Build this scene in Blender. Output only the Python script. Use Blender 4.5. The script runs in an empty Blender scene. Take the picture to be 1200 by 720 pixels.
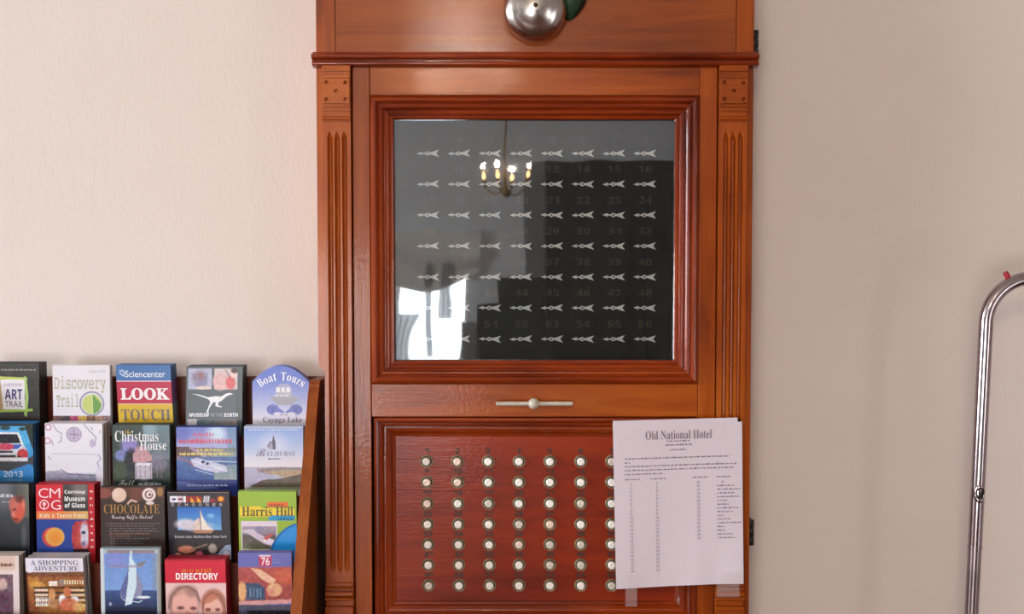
import bpy, bmesh, math, random
import numpy as np
from mathutils import Vector, Matrix

random.seed(7)
RNG = np.random.default_rng(11)
SC = bpy.context.scene
COL = SC.collection
PI = math.pi

# ------------------------------------------------------------------ camera, world, light, exposure
FPX = 1350.0                      # focal length in pixels of the 1200 x 720 frame
TH = math.radians(2.5)            # the camera looks slightly down
CZ = 1.55
cam = bpy.data.objects.new('camera', bpy.data.cameras.new('camera'))
COL.objects.link(cam)
cam.location = (0, 0, CZ)
cam.rotation_euler = (PI / 2 - TH, 0, 0)
cam.data.sensor_width = 36
cam.data.lens = FPX / 1200 * 36
cam.data.clip_start = 0.05
SC.camera = cam

SC.view_settings.view_transform = 'Standard'
SC.view_settings.look = 'None'
SC.view_settings.gamma = 1
SC.view_settings.use_curve_mapping = False
SC.view_settings.exposure = 0.13
SC.cycles.use_denoising = True
SC.cycles.max_bounces = 8
SC.cycles.diffuse_bounces = 4
SC.cycles.transparent_max_bounces = 8
SC.cycles.sample_clamp_indirect = 6

world = bpy.data.worlds.new('overcast_sky')
SC.world = world
world.use_nodes = True
world.node_tree.nodes['Background'].inputs[0].default_value = (0.86, 0.93, 1.0, 1)
world.node_tree.nodes['Background'].inputs[1].default_value = 3.0


def area(name, loc, direction, sx, sy, power, color):
    l = bpy.data.lights.new(name, 'AREA')
    l.shape = 'RECTANGLE'
    l.size, l.size_y = sx, sy
    l.energy = power
    l.color = color
    o = bpy.data.objects.new(name, l)
    COL.objects.link(o)
    o.location = loc
    o.rotation_euler = Vector(direction).to_track_quat('-Z', 'Z').to_euler()
    return o


# room extents
XL, XR, YB, YW, ZC = -6.0, 2.8, -5.0, 2.03, 2.75
area('daylight_side_window', (XL - 0.02, 0.10, 1.72), (1, 0, -0.03), 2.2, 1.7, 400, (0.84, 0.96, 1.04))
area('daylight_rear_window', (-0.62, YB - 0.02, 0.76), (0, 1, 0), 0.52, 1.38, 11, (0.92, 0.98, 1.04))
area('daylight_rear_corner_window', (-1.8, YB - 0.02, 0.83), (0, 1, 0), 1.5, 1.5, 100, (1.0, 0.95, 0.94))
area('right_fill_light', (XR + 0.02, -1.2, 1.1), (-1, 0, 0), 0.8, 1.9, 16, (1.0, 0.93, 0.88))  # fill light added from the right, no known doorway


# ------------------------------------------------------------------ pixel -> place on the plane at depth Y
def ray(px, py):
    dx, dz = (px - 600) / FPX, -(py - 360) / FPX
    return Vector((dx, math.cos(TH) + dz * math.sin(TH), -math.sin(TH) + dz * math.cos(TH)))


def at(px, py, Y):
    d = ray(px, py)
    return Vector((0, 0, CZ)) + d * (Y / d.y)


def PX(px, Y, py=330):
    return at(px, py, Y).x


def PZ(py, Y):
    return at(600, py, Y).z


# ------------------------------------------------------------------ materials
def lin(c):
    out = []
    for v in c[:3]:
        v = v / 255.0
        out.append(v / 12.92 if v <= 0.04045 else ((v + 0.055) / 1.055) ** 2.4)
    return tuple(out)


def new_mat(name):
    m = bpy.data.materials.new(name)
    m.use_nodes = True
    nt = m.node_tree
    return m, nt, nt.nodes['Principled BSDF'], nt.nodes, nt.links


def speckled(name, c0, c1, scale, rough=0.5, metal=0.0, bump=0.0, detail=4, coat=0.0, stretch=(1, 1, 1), bump_scale=None, emit=None):
    """a plain procedural material: noise between two close colours, with optional bump"""
    m, nt, b, N, L = new_mat(name)
    tc = N.new('ShaderNodeTexCoord')
    mp = N.new('ShaderNodeMapping')
    mp.inputs['Scale'].default_value = stretch
    nz = N.new('ShaderNodeTexNoise')
    nz.inputs['Scale'].default_value = scale
    nz.inputs['Detail'].default_value = detail
    rp = N.new('ShaderNodeValToRGB')
    rp.color_ramp.elements[0].position = 0.3
    rp.color_ramp.elements[1].position = 0.7
    rp.color_ramp.elements[0].color = (*lin(c0), 1)
    rp.color_ramp.elements[1].color = (*lin(c1), 1)
    L.new(tc.outputs['Object'], mp.inputs[0])
    L.new(mp.outputs[0], nz.inputs['Vector'])
    L.new(nz.outputs['Fac'], rp.inputs[0])
    L.new(rp.outputs[0], b.inputs['Base Color'])
    b.inputs['Roughness'].default_value = rough
    b.inputs['Metallic'].default_value = metal
    b.inputs['Coat Weight'].default_value = coat
    b.inputs['Coat Roughness'].default_value = 0.12
    if bump:
        bp = N.new('ShaderNodeBump')
        bp.inputs['Strength'].default_value = bump
        bp.inputs['Distance'].default_value = 0.004
        n2 = N.new('ShaderNodeTexNoise')
        n2.inputs['Scale'].default_value = bump_scale or scale
        n2.inputs['Detail'].default_value = 5
        L.new(mp.outputs[0], n2.inputs['Vector'])
        L.new(n2.outputs['Fac'], bp.inputs['Height'])
        L.new(bp.outputs[0], b.inputs['Normal'])
    if emit:
        b.inputs['Emission Color'].default_value = (*lin(emit[0]), 1)
        b.inputs['Emission Strength'].default_value = emit[1]
    return m


def wood(name, axis, dark, mid, light, rough=0.3, coat=0.5, seed=0.0, bump=0.07):
    """varnished wood with its grain running along the given axis"""
    m, nt, b, N, L = new_mat(name)
    tc = N.new('ShaderNodeTexCoord')
    mp = N.new('ShaderNodeMapping')
    s = [9.0, 9.0, 9.0]
    s['xyz'.index(axis)] = 0.8
    mp.inputs['Scale'].default_value = s
    mp.inputs['Location'].default_value = (seed, seed * 2, seed * 3)
    n1 = N.new('ShaderNodeTexNoise')
    n1.inputs['Scale'].default_value = 3.2
    n1.inputs['Detail'].default_value = 6
    n1.inputs['Roughness'].default_value = 0.62
    n1.inputs['Distortion'].default_value = 0.6
    mp2 = N.new('ShaderNodeMapping')
    s2 = [120.0, 120.0, 120.0]
    s2['xyz'.index(axis)] = 5.0
    mp2.inputs['Scale'].default_value = s2
    n2 = N.new('ShaderNodeTexNoise')
    n2.inputs['Scale'].default_value = 3.0
    n2.inputs['Detail'].default_value = 3
    n3 = N.new('ShaderNodeTexNoise')           # broad patches of worn varnish, strengthened to paint in uneven shading
    n3.inputs['Scale'].default_value = 3.5
    n3.inputs['Detail'].default_value = 2
    mx = N.new('ShaderNodeMath'); mx.operation = 'MULTIPLY_ADD'
    mx.inputs[1].default_value = 0.16
    mx2 = N.new('ShaderNodeMath'); mx2.operation = 'MULTIPLY_ADD'
    mx2.inputs[1].default_value = 0.75
    L.new(tc.outputs['Object'], mp.inputs[0]); L.new(tc.outputs['Object'], mp2.inputs[0])
    L.new(mp.outputs[0], n1.inputs['Vector']); L.new(mp2.outputs[0], n2.inputs['Vector'])
    L.new(tc.outputs['Object'], n3.inputs['Vector'])
    sub = N.new('ShaderNodeMath'); sub.operation = 'SUBTRACT'; sub.inputs[1].default_value = 0.455
    L.new(n1.outputs['Fac'], sub.inputs[0])
    L.new(n2.outputs['Fac'], mx.inputs[0]); L.new(sub.outputs[0], mx.inputs[2])
    L.new(n3.outputs['Fac'], mx2.inputs[0]); L.new(mx.outputs[0], mx2.inputs[2])
    rp = N.new('ShaderNodeValToRGB')
    e = rp.color_ramp.elements
    e[0].position = 0.25; e[0].color = (*lin(dark), 1)
    e[1].position = 0.75; e[1].color = (*lin(light), 1)
    k = e.new(0.5); k.color = (*lin(mid), 1)
    L.new(mx2.outputs[0], rp.inputs[0])
    L.new(rp.outputs[0], b.inputs['Base Color'])
    b.inputs['Roughness'].default_value = rough
    b.inputs['Specular IOR Level'].default_value = 0.2
    b.inputs['Coat Weight'].default_value = coat * 0.45
    b.inputs['Coat Roughness'].default_value = 0.045
    bp = N.new('ShaderNodeBump')
    bp.inputs['Strength'].default_value = bump
    bp.inputs['Distance'].default_value = 0.003
    n4 = N.new('ShaderNodeTexNoise'); n4.inputs['Scale'].default_value = 160; n4.inputs['Detail'].default_value = 3
    ad = N.new('ShaderNodeMath'); ad.operation = 'ADD'
    L.new(tc.outputs['Object'], n4.inputs['Vector'])
    L.new(n2.outputs['Fac'], ad.inputs[0]); L.new(n4.outputs['Fac'], ad.inputs[1])
    L.new(ad.outputs[0], bp.inputs['Height'])
    L.new(bp.outputs[0], b.inputs['Normal'])
    L.new(bp.outputs[0], b.inputs['Coat Normal'])
    return m


WD, WM, WL = (108, 42, 8), (148, 66, 12), (170, 86, 20)
M = {}
M['wood_v'] = wood('varnished_wood_upright', 'z', WD, WM, WL, seed=0.0)
M['wood_h'] = wood('varnished_wood_level', 'x', WD, WM, WL, seed=3.1)
M['wood_frieze'] = wood('varnished_wood_frieze', 'x', (104, 44, 11), (132, 60, 17), (150, 74, 23), seed=5.7, rough=0.36)
M['wood_red_h'] = wood('red_varnish_level', 'x', (84, 25, 7), (126, 44, 10), (150, 62, 14), seed=8.3, rough=0.22, coat=1.3)
M['wood_red_v'] = wood('red_varnish_upright', 'z', (84, 25, 7), (126, 44, 10), (150, 62, 14), seed=9.9, rough=0.22, coat=1.3)
M['wood_panel'] = wood('button_panel_wood', 'x', (104, 28, 6), (130, 38, 8), (146, 48, 11), seed=12.5, rough=0.32, coat=0.55)
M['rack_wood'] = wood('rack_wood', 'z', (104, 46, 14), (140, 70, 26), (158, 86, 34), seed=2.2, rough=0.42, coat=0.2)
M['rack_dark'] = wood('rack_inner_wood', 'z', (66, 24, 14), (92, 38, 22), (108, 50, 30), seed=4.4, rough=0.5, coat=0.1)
M['black_board'] = speckled('black_indicator_board', (26, 27, 28), (36, 37, 39), 40, rough=0.75)
M['silver_arrow'] = speckled('silvered_arrow', (244, 240, 236), (252, 250, 248), 200, rough=0.5)
M['arrow_hub'] = speckled('arrow_hub', (70, 58, 52), (90, 76, 66), 200, rough=0.4)
M['faded_gilt'] = speckled('faded_gilt_numeral', (62, 55, 46), (82, 72, 58), 90, rough=0.6)
M['number_ink'] = speckled('black_stencil_ink', (26, 18, 14), (48, 30, 20), 60, rough=0.5)
M['bezel'] = speckled('worn_bronze_bezel', (104, 92, 68), (168, 152, 118), 300, rough=0.4, metal=0.45)
M['bezel_well'] = speckled('brown_button_well', (46, 34, 26), (70, 52, 40), 120, rough=0.5)
M['nickel'] = speckled('brushed_nickel', (168, 162, 156), (204, 198, 192), 60, rough=0.23, metal=1.0, bump=0.04, bump_scale=90)
M['dark_screw'] = speckled('dark_steel_screw', (70, 62, 56), (96, 88, 80), 120, rough=0.35, metal=0.9)
M['bone'] = speckled('aged_ivory_paint', (172, 160, 146), (198, 188, 174), 150, rough=0.35, coat=0.3)
M['iron'] = speckled('black_iron', (22, 24, 20), (44, 46, 38), 90, rough=0.5, metal=0.4)
M['chrome'] = speckled('chrome_tube', (170, 158, 162), (188, 178, 182), 30, rough=0.17, metal=1.0)
M['chrome_worn'] = speckled('worn_chrome_tube', (150, 138, 140), (176, 164, 166), 30, rough=0.22, metal=1.0)
M['hole_shade'] = speckled('painted_hole_shade', (14, 12, 12), (24, 20, 18), 80, rough=0.7)
M['red_plastic'] = speckled('red_plastic', (146, 18, 30), (170, 32, 42), 80, rough=0.4)
M['leaf'] = speckled('dark_green_leaf', (10, 40, 18), (20, 60, 28), 60, rough=0.45)
M['tape'] = None
M['plaster'] = None


def plaster():
    m, nt, b, N, L = new_mat('pinkish_plaster')
    tc = N.new('ShaderNodeTexCoord')
    n1 = N.new('ShaderNodeTexNoise'); n1.inputs['Scale'].default_value = 1.6; n1.inputs['Detail'].default_value = 5
    rp = N.new('ShaderNodeValToRGB')
    rp.color_ramp.elements[0].position = 0.3; rp.color_ramp.elements[1].position = 0.7
    rp.color_ramp.elements[0].color = (*lin((212, 198, 190)), 1)
    rp.color_ramp.elements[1].color = (*lin((219, 206, 199)), 1)
    L.new(tc.outputs['Object'], n1.inputs['Vector']); L.new(n1.outputs['Fac'], rp.inputs[0])
    L.new(rp.outputs[0], b.inputs['Base Color'])
    b.inputs['Roughness'].default_value = 0.75
    b.inputs['Specular IOR Level'].default_value = 0.25
    n2 = N.new('ShaderNodeTexNoise'); n2.inputs['Scale'].default_value = 110; n2.inputs['Detail'].default_value = 4
    n3 = N.new('ShaderNodeTexNoise'); n3.inputs['Scale'].default_value = 16; n3.inputs['Detail'].default_value = 6
    n3.inputs['Roughness'].default_value = 0.6
    mp = N.new('ShaderNodeMapping'); mp.inputs['Scale'].default_value = (1.6, 1, 0.6)
    L.new(tc.outputs['Object'], mp.inputs[0])
    L.new(mp.outputs[0], n2.inputs['Vector']); L.new(mp.outputs[0], n3.inputs['Vector'])
    ma = N.new('ShaderNodeMath'); ma.operation = 'MULTIPLY_ADD'; ma.inputs[1].default_value = 1.3
    L.new(n3.outputs['Fac'], ma.inputs[0]); L.new(n2.outputs['Fac'], ma.inputs[2])
    bp = N.new('ShaderNodeBump'); bp.inputs['Strength'].default_value = 0.10; bp.inputs['Distance'].default_value = 0.004
    L.new(ma.outputs[0], bp.inputs['Height']); L.new(bp.outputs[0], b.inputs['Normal'])
    return m


M['plaster'] = plaster()
M['tan_plaster'] = speckled('tan_plaster', (152, 134, 126), (166, 148, 140), 3, rough=0.8)
M['grey_plaster'] = speckled('pale_grey_plaster', (206, 210, 214), (216, 220, 224), 3, rough=0.8)
M['dark_reflection'] = speckled('dark_reflection_panel', (34, 38, 38), (46, 50, 50), 6, rough=0.6)
M['grey_reflection_strip'] = speckled('grey_reflection_strip', (112, 114, 114), (128, 130, 130), 6, rough=0.6)
M['ceiling'] = speckled('white_ceiling', (206, 200, 192), (218, 212, 204), 3, rough=0.8)
M['floorboards'] = wood('floor_boards', 'x', (60, 34, 22), (92, 54, 34), (112, 70, 44), rough=0.5, coat=0.0)
M['dark_door'] = wood('dark_door_wood', 'z', (34, 32, 30), (50, 48, 46), (66, 64, 60), rough=0.5, coat=0.1)
M['white_paint'] = speckled('white_joinery', (214, 212, 208), (228, 226, 222), 20, rough=0.4)
M['brass'] = speckled('chandelier_brass', (120, 92, 44), (160, 124, 62), 40, rough=0.3, metal=1.0)
M['bulb'] = speckled('lit_bulb', (255, 214, 150), (255, 220, 160), 20, rough=0.3, emit=((255, 206, 138), 9.0))


def glass_mat(name, ior, tint, rough=0.02, bump=0.0):
    m = bpy.data.materials.new(name)
    m.use_nodes = True
    N, L = m.node_tree.nodes, m.node_tree.links
    N.clear()
    out = N.new('ShaderNodeOutputMaterial')
    mix = N.new('ShaderNodeMixShader')
    tr = N.new('ShaderNodeBsdfTransparent'); tr.inputs[0].default_value = (*tint, 1)
    gl = N.new('ShaderNodeBsdfGlossy'); gl.inputs['Roughness'].default_value = rough
    fr = N.new('ShaderNodeFresnel'); fr.inputs['IOR'].default_value = ior
    L.new(fr.outputs[0], mix.inputs[0]); L.new(tr.outputs[0], mix.inputs[1]); L.new(gl.outputs[0], mix.inputs[2])
    L.new(mix.outputs[0], out.inputs[0])
    if bump:                              # old drawn glass is slightly wavy
        tc = N.new('ShaderNodeTexCoord')
        nz = N.new('ShaderNodeTexNoise'); nz.inputs['Scale'].default_value = 9; nz.inputs['Detail'].default_value = 1
        bp = N.new('ShaderNodeBump'); bp.inputs['Strength'].default_value = bump; bp.inputs['Distance'].default_value = 0.002
        L.new(tc.outputs['Object'], nz.inputs['Vector']); L.new(nz.outputs['Fac'], bp.inputs['Height'])
        L.new(bp.outputs[0], gl.inputs['Normal'])
    return m


M['pane'] = glass_mat('old_wavy_glass', 2.2, (0.98, 0.99, 0.99), 0.02, 0.12)


def tape_mat():
    m, nt, b, N, L = new_mat('clear_tape')
    nz = N.new('ShaderNodeTexNoise'); nz.inputs['Scale'].default_value = 90
    mr = N.new('ShaderNodeMapRange'); mr.inputs[3].default_value = 0.06; mr.inputs[4].default_value = 0.16
    L.new(nz.outputs['Fac'], mr.inputs[0]); L.new(mr.outputs[0], b.inputs['Alpha'])
    b.inputs['Base Color'].default_value = (0.75, 0.66, 0.66, 1)
    b.inputs['Roughness'].default_value = 0.25
    return m


M['tape'] = tape_mat()


def sheer_mat():
    m = bpy.data.materials.new('sheer_curtain')
    m.use_nodes = True
    N, L = m.node_tree.nodes, m.node_tree.links
    N.clear()
    out = N.new('ShaderNodeOutputMaterial'); mix = N.new('ShaderNodeMixShader')
    df = N.new('ShaderNodeBsdfDiffuse'); tl = N.new('ShaderNodeBsdfTranslucent')
    wv = N.new('ShaderNodeTexNoise'); wv.inputs['Scale'].default_value = 60
    rp = N.new('ShaderNodeValToRGB')
    rp.color_ramp.elements[0].color = (0.62, 0.64, 0.66, 1); rp.color_ramp.elements[1].color = (0.78, 0.8, 0.82, 1)
    L.new(wv.outputs['Fac'], rp.inputs[0]); L.new(rp.outputs[0], df.inputs[0]); L.new(rp.outputs[0], tl.inputs[0])
    mix.inputs[0].default_value = 0.5
    L.new(df.outputs[0], mix.inputs[1]); L.new(tl.outputs[0], mix.inputs[2]); L.new(mix.outputs[0], out.inputs[0])
    return m


M['sheer'] = sheer_mat()


def print_mat(name, rough=0.32, coat=0.10):
    """printed paper: reads the ink colours stored with the print, with a little paper noise"""
    m, nt, b, N, L = new_mat(name)
    at_ = N.new('ShaderNodeAttribute'); at_.attribute_name = 'ink'
    tc = N.new('ShaderNodeTexCoord')
    nz = N.new('ShaderNodeTexNoise'); nz.inputs['Scale'].default_value = 500; nz.inputs['Detail'].default_value = 2
    L.new(tc.outputs['Object'], nz.inputs['Vector'])
    mr = N.new('ShaderNodeMapRange'); mr.inputs[3].default_value = 0.87; mr.inputs[4].default_value = 0.97
    L.new(nz.outputs['Fac'], mr.inputs[0])
    mu = N.new('ShaderNodeVectorMath'); mu.operation = 'SCALE'
    L.new(at_.outputs['Color'], mu.inputs[0]); L.new(mr.outputs[0], mu.inputs['Scale'])
    L.new(mu.outputs[0], b.inputs['Base Color'])
    b.inputs['Roughness'].default_value = rough
    b.inputs['Coat Weight'].default_value = coat
    b.inputs['Coat Roughness'].default_value = 0.15
    b.inputs['Specular IOR Level'].default_value = 0.22
    return m


M['print'] = print_mat('glossy_print')
M['paper_print'] = print_mat('matt_paper_print', 0.7, 0.0)


# ------------------------------------------------------------------ mesh building
class MB:
    """collects vertices and faces in world coordinates; build() links them as ONE mesh object under its parent"""

    def __init__(self):
        self.v, self.f, self.mi, self.ink, self.sm = [], [], [], [], []

    def add(self, verts, faces, mi=0, ink=None, smooth=False):
        o = len(self.v)
        self.v.extend([tuple(p) for p in verts])
        for f in faces:
            self.f.append(tuple(i + o for i in f))
            self.mi.append(mi)
            self.ink.append(ink)
            self.sm.append(smooth)
        return self

    def box(self, x0, x1, y0, y1, z0, z1, mi=0, ink=None):
        v = [(x, y, z) for x in (x0, x1) for y in (y0, y1) for z in (z0, z1)]
        f = [(0, 1, 3, 2), (4, 6, 7, 5), (0, 4, 5, 1), (2, 3, 7, 6), (0, 2, 6, 4), (1, 5, 7, 3)]
        return self.add(v, f, mi, ink)

    def cbox(self, x0, x1, y0, y1, z0, z1, c=0.001, mi=0, ink=None):
        """box with chamfered edges"""
        bm = bmesh.new()
        vs = [bm.verts.new((x, y, z)) for x in (x0, x1) for y in (y0, y1) for z in (z0, z1)]
        for f in [(0, 1, 3, 2), (4, 6, 7, 5), (0, 4, 5, 1), (2, 3, 7, 6), (0, 2, 6, 4), (1, 5, 7, 3)]:
            bm.faces.new([vs[i] for i in f])
        bmesh.ops.bevel(bm, geom=bm.edges[:], offset=c, segments=2, affect='EDGES', profile=0.5)
        bm.verts.index_update()
        self.add([v.co[:] for v in bm.verts], [[v.index for v in f.verts] for f in bm.faces], mi, ink)
        bm.free()
        return self

    def loft(self, loops, closed=True, caps=False, mi=0, smooth=False, ink=None, ring=False):
        n = len(loops[0])
        v = [p for lp in loops for p in lp]
        f = []
        m = len(loops)
        for i in range(m if ring else m - 1):
            a, b = i * n, ((i + 1) % m) * n
            for j in range(n if closed else n - 1):
                k = (j + 1) % n
                f.append((a + j, a + k, b + k, b + j))
        if caps:
            f.append(tuple(range(n))[::-1])
            f.append(tuple((m - 1) * n + j for j in range(n)))
        return self.add(v, f, mi, ink, smooth)

    def prism_x(self, prof, x0, x1, mi=0, smooth=False):
        """prof: closed list of (y, z), extruded along x"""
        return self.loft([[(x0, y, z) for y, z in prof], [(x1, y, z) for y, z in prof]], True, True, mi, smooth)

    def lathe(self, c, axis, prof, n=32, mi=0, smooth=True, ink=None):
        """prof: (radius, along-axis) pairs"""
        loops = []
        c = Vector(c)
        ax = Vector(axis).normalized()
        t = ax.orthogonal().normalized()
        u = ax.cross(t)
        for r, h in prof:
            r = max(r, 1e-5)
            loops.append([tuple(c + ax * h + (t * math.cos(2 * PI * k / n) + u * math.sin(2 * PI * k / n)) * r) for k in range(n)])
        return self.loft(loops, True, True, mi, smooth, ink)

    def tube(self, pts, r, n=20, mi=0, rr=None):
        pts = [Vector(p) for p in pts]
        loops = []
        nrm = None
        for i, p in enumerate(pts):
            d = (pts[min(i + 1, len(pts) - 1)] - pts[max(i - 1, 0)]).normalized()
            if nrm is None:
                nrm = d.orthogonal().normalized()
            nrm = (nrm - d * nrm.dot(d)).normalized()
            b = d.cross(nrm)
            q = rr[i] if rr else r
            loops.append([tuple(p + (nrm * math.cos(2 * PI * k / n) + b * math.sin(2 * PI * k / n)) * q) for k in range(n)])
        self.loft(loops, True, False, mi, True)
        return self.add(loops[0], [tuple(range(n))[::-1]], mi).add(loops[-1], [tuple(range(n))], mi)

    def frame(self, x0, x1, z0, z1, prof, mi=0, mi_v=None):
        """mitred picture-frame moulding; prof: open list of (inset, y)"""
        rings = []
        for i, y in prof:
            rings.append([(x0 + i, y, z0 + i), (x1 - i, y, z0 + i), (x1 - i, y, z1 - i), (x0 + i, y, z1 - i)])
        for a, b in zip(rings, rings[1:]):
            for j in range(4):
                k = (j + 1) % 4
                self.add([a[j], a[k], b[k], b[j]], [(0, 1, 2, 3)], mi if j % 2 == 0 or mi_v is None else mi_v)
        return self

    def build(self, name, mats, parent=None, origin=None, flip_check=True):
        me = bpy.data.meshes.new(name)
        if parent is not None:
            org = origin if origin is not None else parent.matrix_world.translation
        else:
            org = Vector(origin) if origin is not None else Vector((0, 0, 0))
        org = Vector(org)
        me.from_pydata([(p[0] - org.x, p[1] - org.y, p[2] - org.z) for p in self.v], [], self.f)
        if not isinstance(mats, (list, tuple)):
            mats = [mats]
        for m in mats:
            me.materials.append(M[m] if isinstance(m, str) else m)
        me.polygons.foreach_set('material_index', self.mi)
        me.polygons.foreach_set('use_smooth', self.sm)
        if any(k is not None for k in self.ink):
            a = me.color_attributes.new('ink', 'FLOAT_COLOR', 'CORNER')
            buf = []
            for f, k in zip(self.f, self.ink):
                c = lin(k) if k is not None else (1, 1, 1)
                buf.extend([c[0], c[1], c[2], 1.0] * len(f))
            a.data.foreach_set('color', buf)
        if flip_check:
            bm = bmesh.new(); bm.from_mesh(me)
            bmesh.ops.recalc_face_normals(bm, faces=bm.faces[:])
            bm.to_mesh(me); bm.free()
        me.update()
        o = bpy.data.objects.new(name, me)
        COL.objects.link(o)
        if parent is not None:
            o.parent = parent
            o.location = org - parent.matrix_world.translation
            o.matrix_parent_inverse = Matrix.Identity(4)
        else:
            o.location = org
        bpy_update(o)
        return o


def bpy_update(o):
    """world matrix without a depsgraph update (all objects here only translate unless rotated later)"""
    o.matrix_world = Matrix.Translation((o.parent.matrix_world.translation if o.parent else Vector()) + Vector(o.location)) if False else o.matrix_basis if o.parent is None else o.parent.matrix_world @ o.matrix_basis


def tag(o, label, cat, group=None, kind=None):
    if label:
        o['label'] = label
    if cat:
        o['category'] = cat
    if group:
        o['group'] = group
    if kind:
        o['kind'] = kind
    return o


def empty(name, loc, label, cat, group=None):
    o = bpy.data.objects.new(name, None)
    o.empty_display_size = 0.05
    COL.objects.link(o)
    o.location = loc
    bpy_update(o)
    return tag(o, label, cat, group)


def structure(mb, name, mats, parent=None):
    o = mb.build(name, mats, parent)
    o['kind'] = 'structure'
    return o


# ------------------------------------------------------------------ lettering (built-in font; its own fallback glyphs give serif and script)
def style(s, kind):
    if kind == 'sans':
        return s
    up, lo, dg = {'serif': (0x1D400, 0x1D41A, 0x1D7CE), 'sansbold': (0x1D5D4, 0x1D5EE, 0x1D7EC), 'script': (0x1D4D0, 0x1D4EA, None),
                  'italic': (0x1D468, 0x1D482, None), 'thin': (0x1D670, 0x1D68A, 0x1D7F6)}[kind]
    o = ''
    for c in s:
        if 'A' <= c <= 'Z':
            o += chr(up + ord(c) - 65)
        elif 'a' <= c <= 'z':
            o += chr(lo + ord(c) - 97)
        elif c.isdigit() and dg:
            o += chr(dg + int(c))
        else:
            o += c
    return o


_glyphs = {}


def text_shape(s, kind='sans', bold=0.0):
    """(verts (n,2) scaled to a unit box, faces, width/height) of a line of lettering"""
    key = (s, kind, bold)
    if key in _glyphs:
        return _glyphs[key]
    cu = bpy.data.curves.new('lettering', 'FONT')
    cu.body = style(s, kind)
    cu.resolution_u = 3
    cu.offset = bold
    cu.fill_mode = 'FRONT'
    ob = bpy.data.objects.new('lettering', cu)
    COL.objects.link(ob)
    dg = bpy.context.evaluated_depsgraph_get()
    me = bpy.data.meshes.new_from_object(ob.evaluated_get(dg))
    v = np.array([p.co[:2] for p in me.vertices]) if len(me.vertices) else np.zeros((0, 2))
    f = [tuple(p.vertices) for p in me.polygons]
    bpy.data.objects.remove(ob)
    bpy.data.curves.remove(cu)
    bpy.data.meshes.remove(me)
    if len(v):
        mn, mx = v.min(0), v.max(0)
        size = np.maximum(mx - mn, 1e-6)
        v = (v - mn) / size
        r = (v, f, size[0] / size[1])
    else:
        r = (v, f, 1.0)
    _glyphs[key] = r
    return r


def put_text(mb, s, box, place, kind='sans', bold=0.0, ink=(0, 0, 0), keep=False, mi=0):
    """lettering stretched into box=(u0, v0, u1, v1) (v down) of a flat thing; place(u, v) gives the point"""
    v, f, asp = text_shape(s, kind, bold)
    u0, v0, u1, v1 = box
    if keep:
        w = (v1 - v0) * asp
        c = (u0 + u1) / 2
        u0, u1 = c - w / 2, c + w / 2
    mb.add([place(u0 + a * (u1 - u0), v1 - b * (v1 - v0)) for a, b in v], f, mi, ink)


def put_dashes(mb, u0, u1, v, h, place, ink, seed, mi=0, jitter=True):
    """a line of writing too small to read: word-sized strokes"""
    r = random.Random(seed)
    if isinstance(mb, Lettering):
        mb.small.append(MB())
        mb = mb.small[-1]
    u = u0
    while u < u1 - 0.5:
        w = r.uniform(1.2, 5.5)
        e = min(u + w, u1)
        k = u
        while k < e - 0.2:                     # letter-sized ticks inside the word
            g = min(k + r.uniform(0.55, 0.95), e)
            hh = h * r.uniform(0.55, 1.0) if jitter else h
            mb.add([place(k, v + h / 2), place(g, v + h / 2), place(g, v + h / 2 - hh), place(k, v + h / 2 - hh)], [(0, 1, 2, 3)], mi, ink)
            k = g + 0.18
        u = e + r.uniform(0.8, 1.5)


class Lettering(MB):
    """a cover's lettering: each line becomes a part of its own, writing too small to read becomes one more"""

    def __init__(self):
        super().__init__()
        self.lines, self.small = [], []


def T(mb, *a, **k):
    if isinstance(mb, Lettering):
        mb.lines.append(MB())
        mb = mb.lines[-1]
    put_text(mb, *a, **k)



# ------------------------------------------------------------------ the room
b = MB(); b.box(XL - 0.2, XR + 0.2, YW, YW + 0.12, -0.1, ZC + 0.1); structure(b, 'wall_front', 'plaster')
b = MB()                                        # left wall around its window
wy0, wy1, wz0, wz1 = -1.05, 1.25, 0.85, 2.6
b.box(XL - 0.15, XL, YB, wy0, 0, ZC); b.box(XL - 0.15, XL, wy1, YW, 0, ZC)
b.box(XL - 0.15, XL, wy0, wy1, 0, wz0); b.box(XL - 0.15, XL, wy0, wy1, wz1, ZC)
structure(b, 'wall_left', 'tan_plaster')
b = MB()                                        # right wall around an opening made for the added fill light
b.box(XR, XR + 0.15, YB, -1.65, 0, ZC); b.box(XR, XR + 0.15, -0.75, YW, 0, ZC); b.box(XR, XR + 0.15, -1.65, -0.75, 2.1, ZC)
structure(b, 'wall_right', 'tan_plaster')
RX0, RX1, RZ0, RZ1 = -0.90, -0.34, 0.05, 1.46   # rear window, the one mirrored in the glass
QX0, QX1, QZ0, QZ1 = -2.6, -1.02, 0.05, 1.6
b = MB()
b.box(XL, QX0, YB - 0.15, YB, 0, ZC); b.box(QX0, QX1, YB - 0.15, YB, 0, QZ0); b.box(QX0, QX1, YB - 0.15, YB, QZ1, ZC)
b.box(QX1, RX0, YB - 0.15, YB, 0, ZC); b.box(RX0, RX1, YB - 0.15, YB, 0, RZ0); b.box(RX0, RX1, YB - 0.15, YB, RZ1, ZC)
b.box(RX1, XR, YB - 0.15, YB, 0, ZC)
structure(b, 'wall_back', 'grey_plaster')
b = MB(); b.box(XL - 0.2, XR + 0.2, YB - 0.2, YW + 0.12, -0.1, 0); structure(b, 'floor', 'floorboards')
b = MB(); b.box(XL - 0.2, XR + 0.2, YB - 0.2, YW + 0.12, ZC, ZC + 0.1); structure(b, 'ceiling', 'ceiling')


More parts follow.
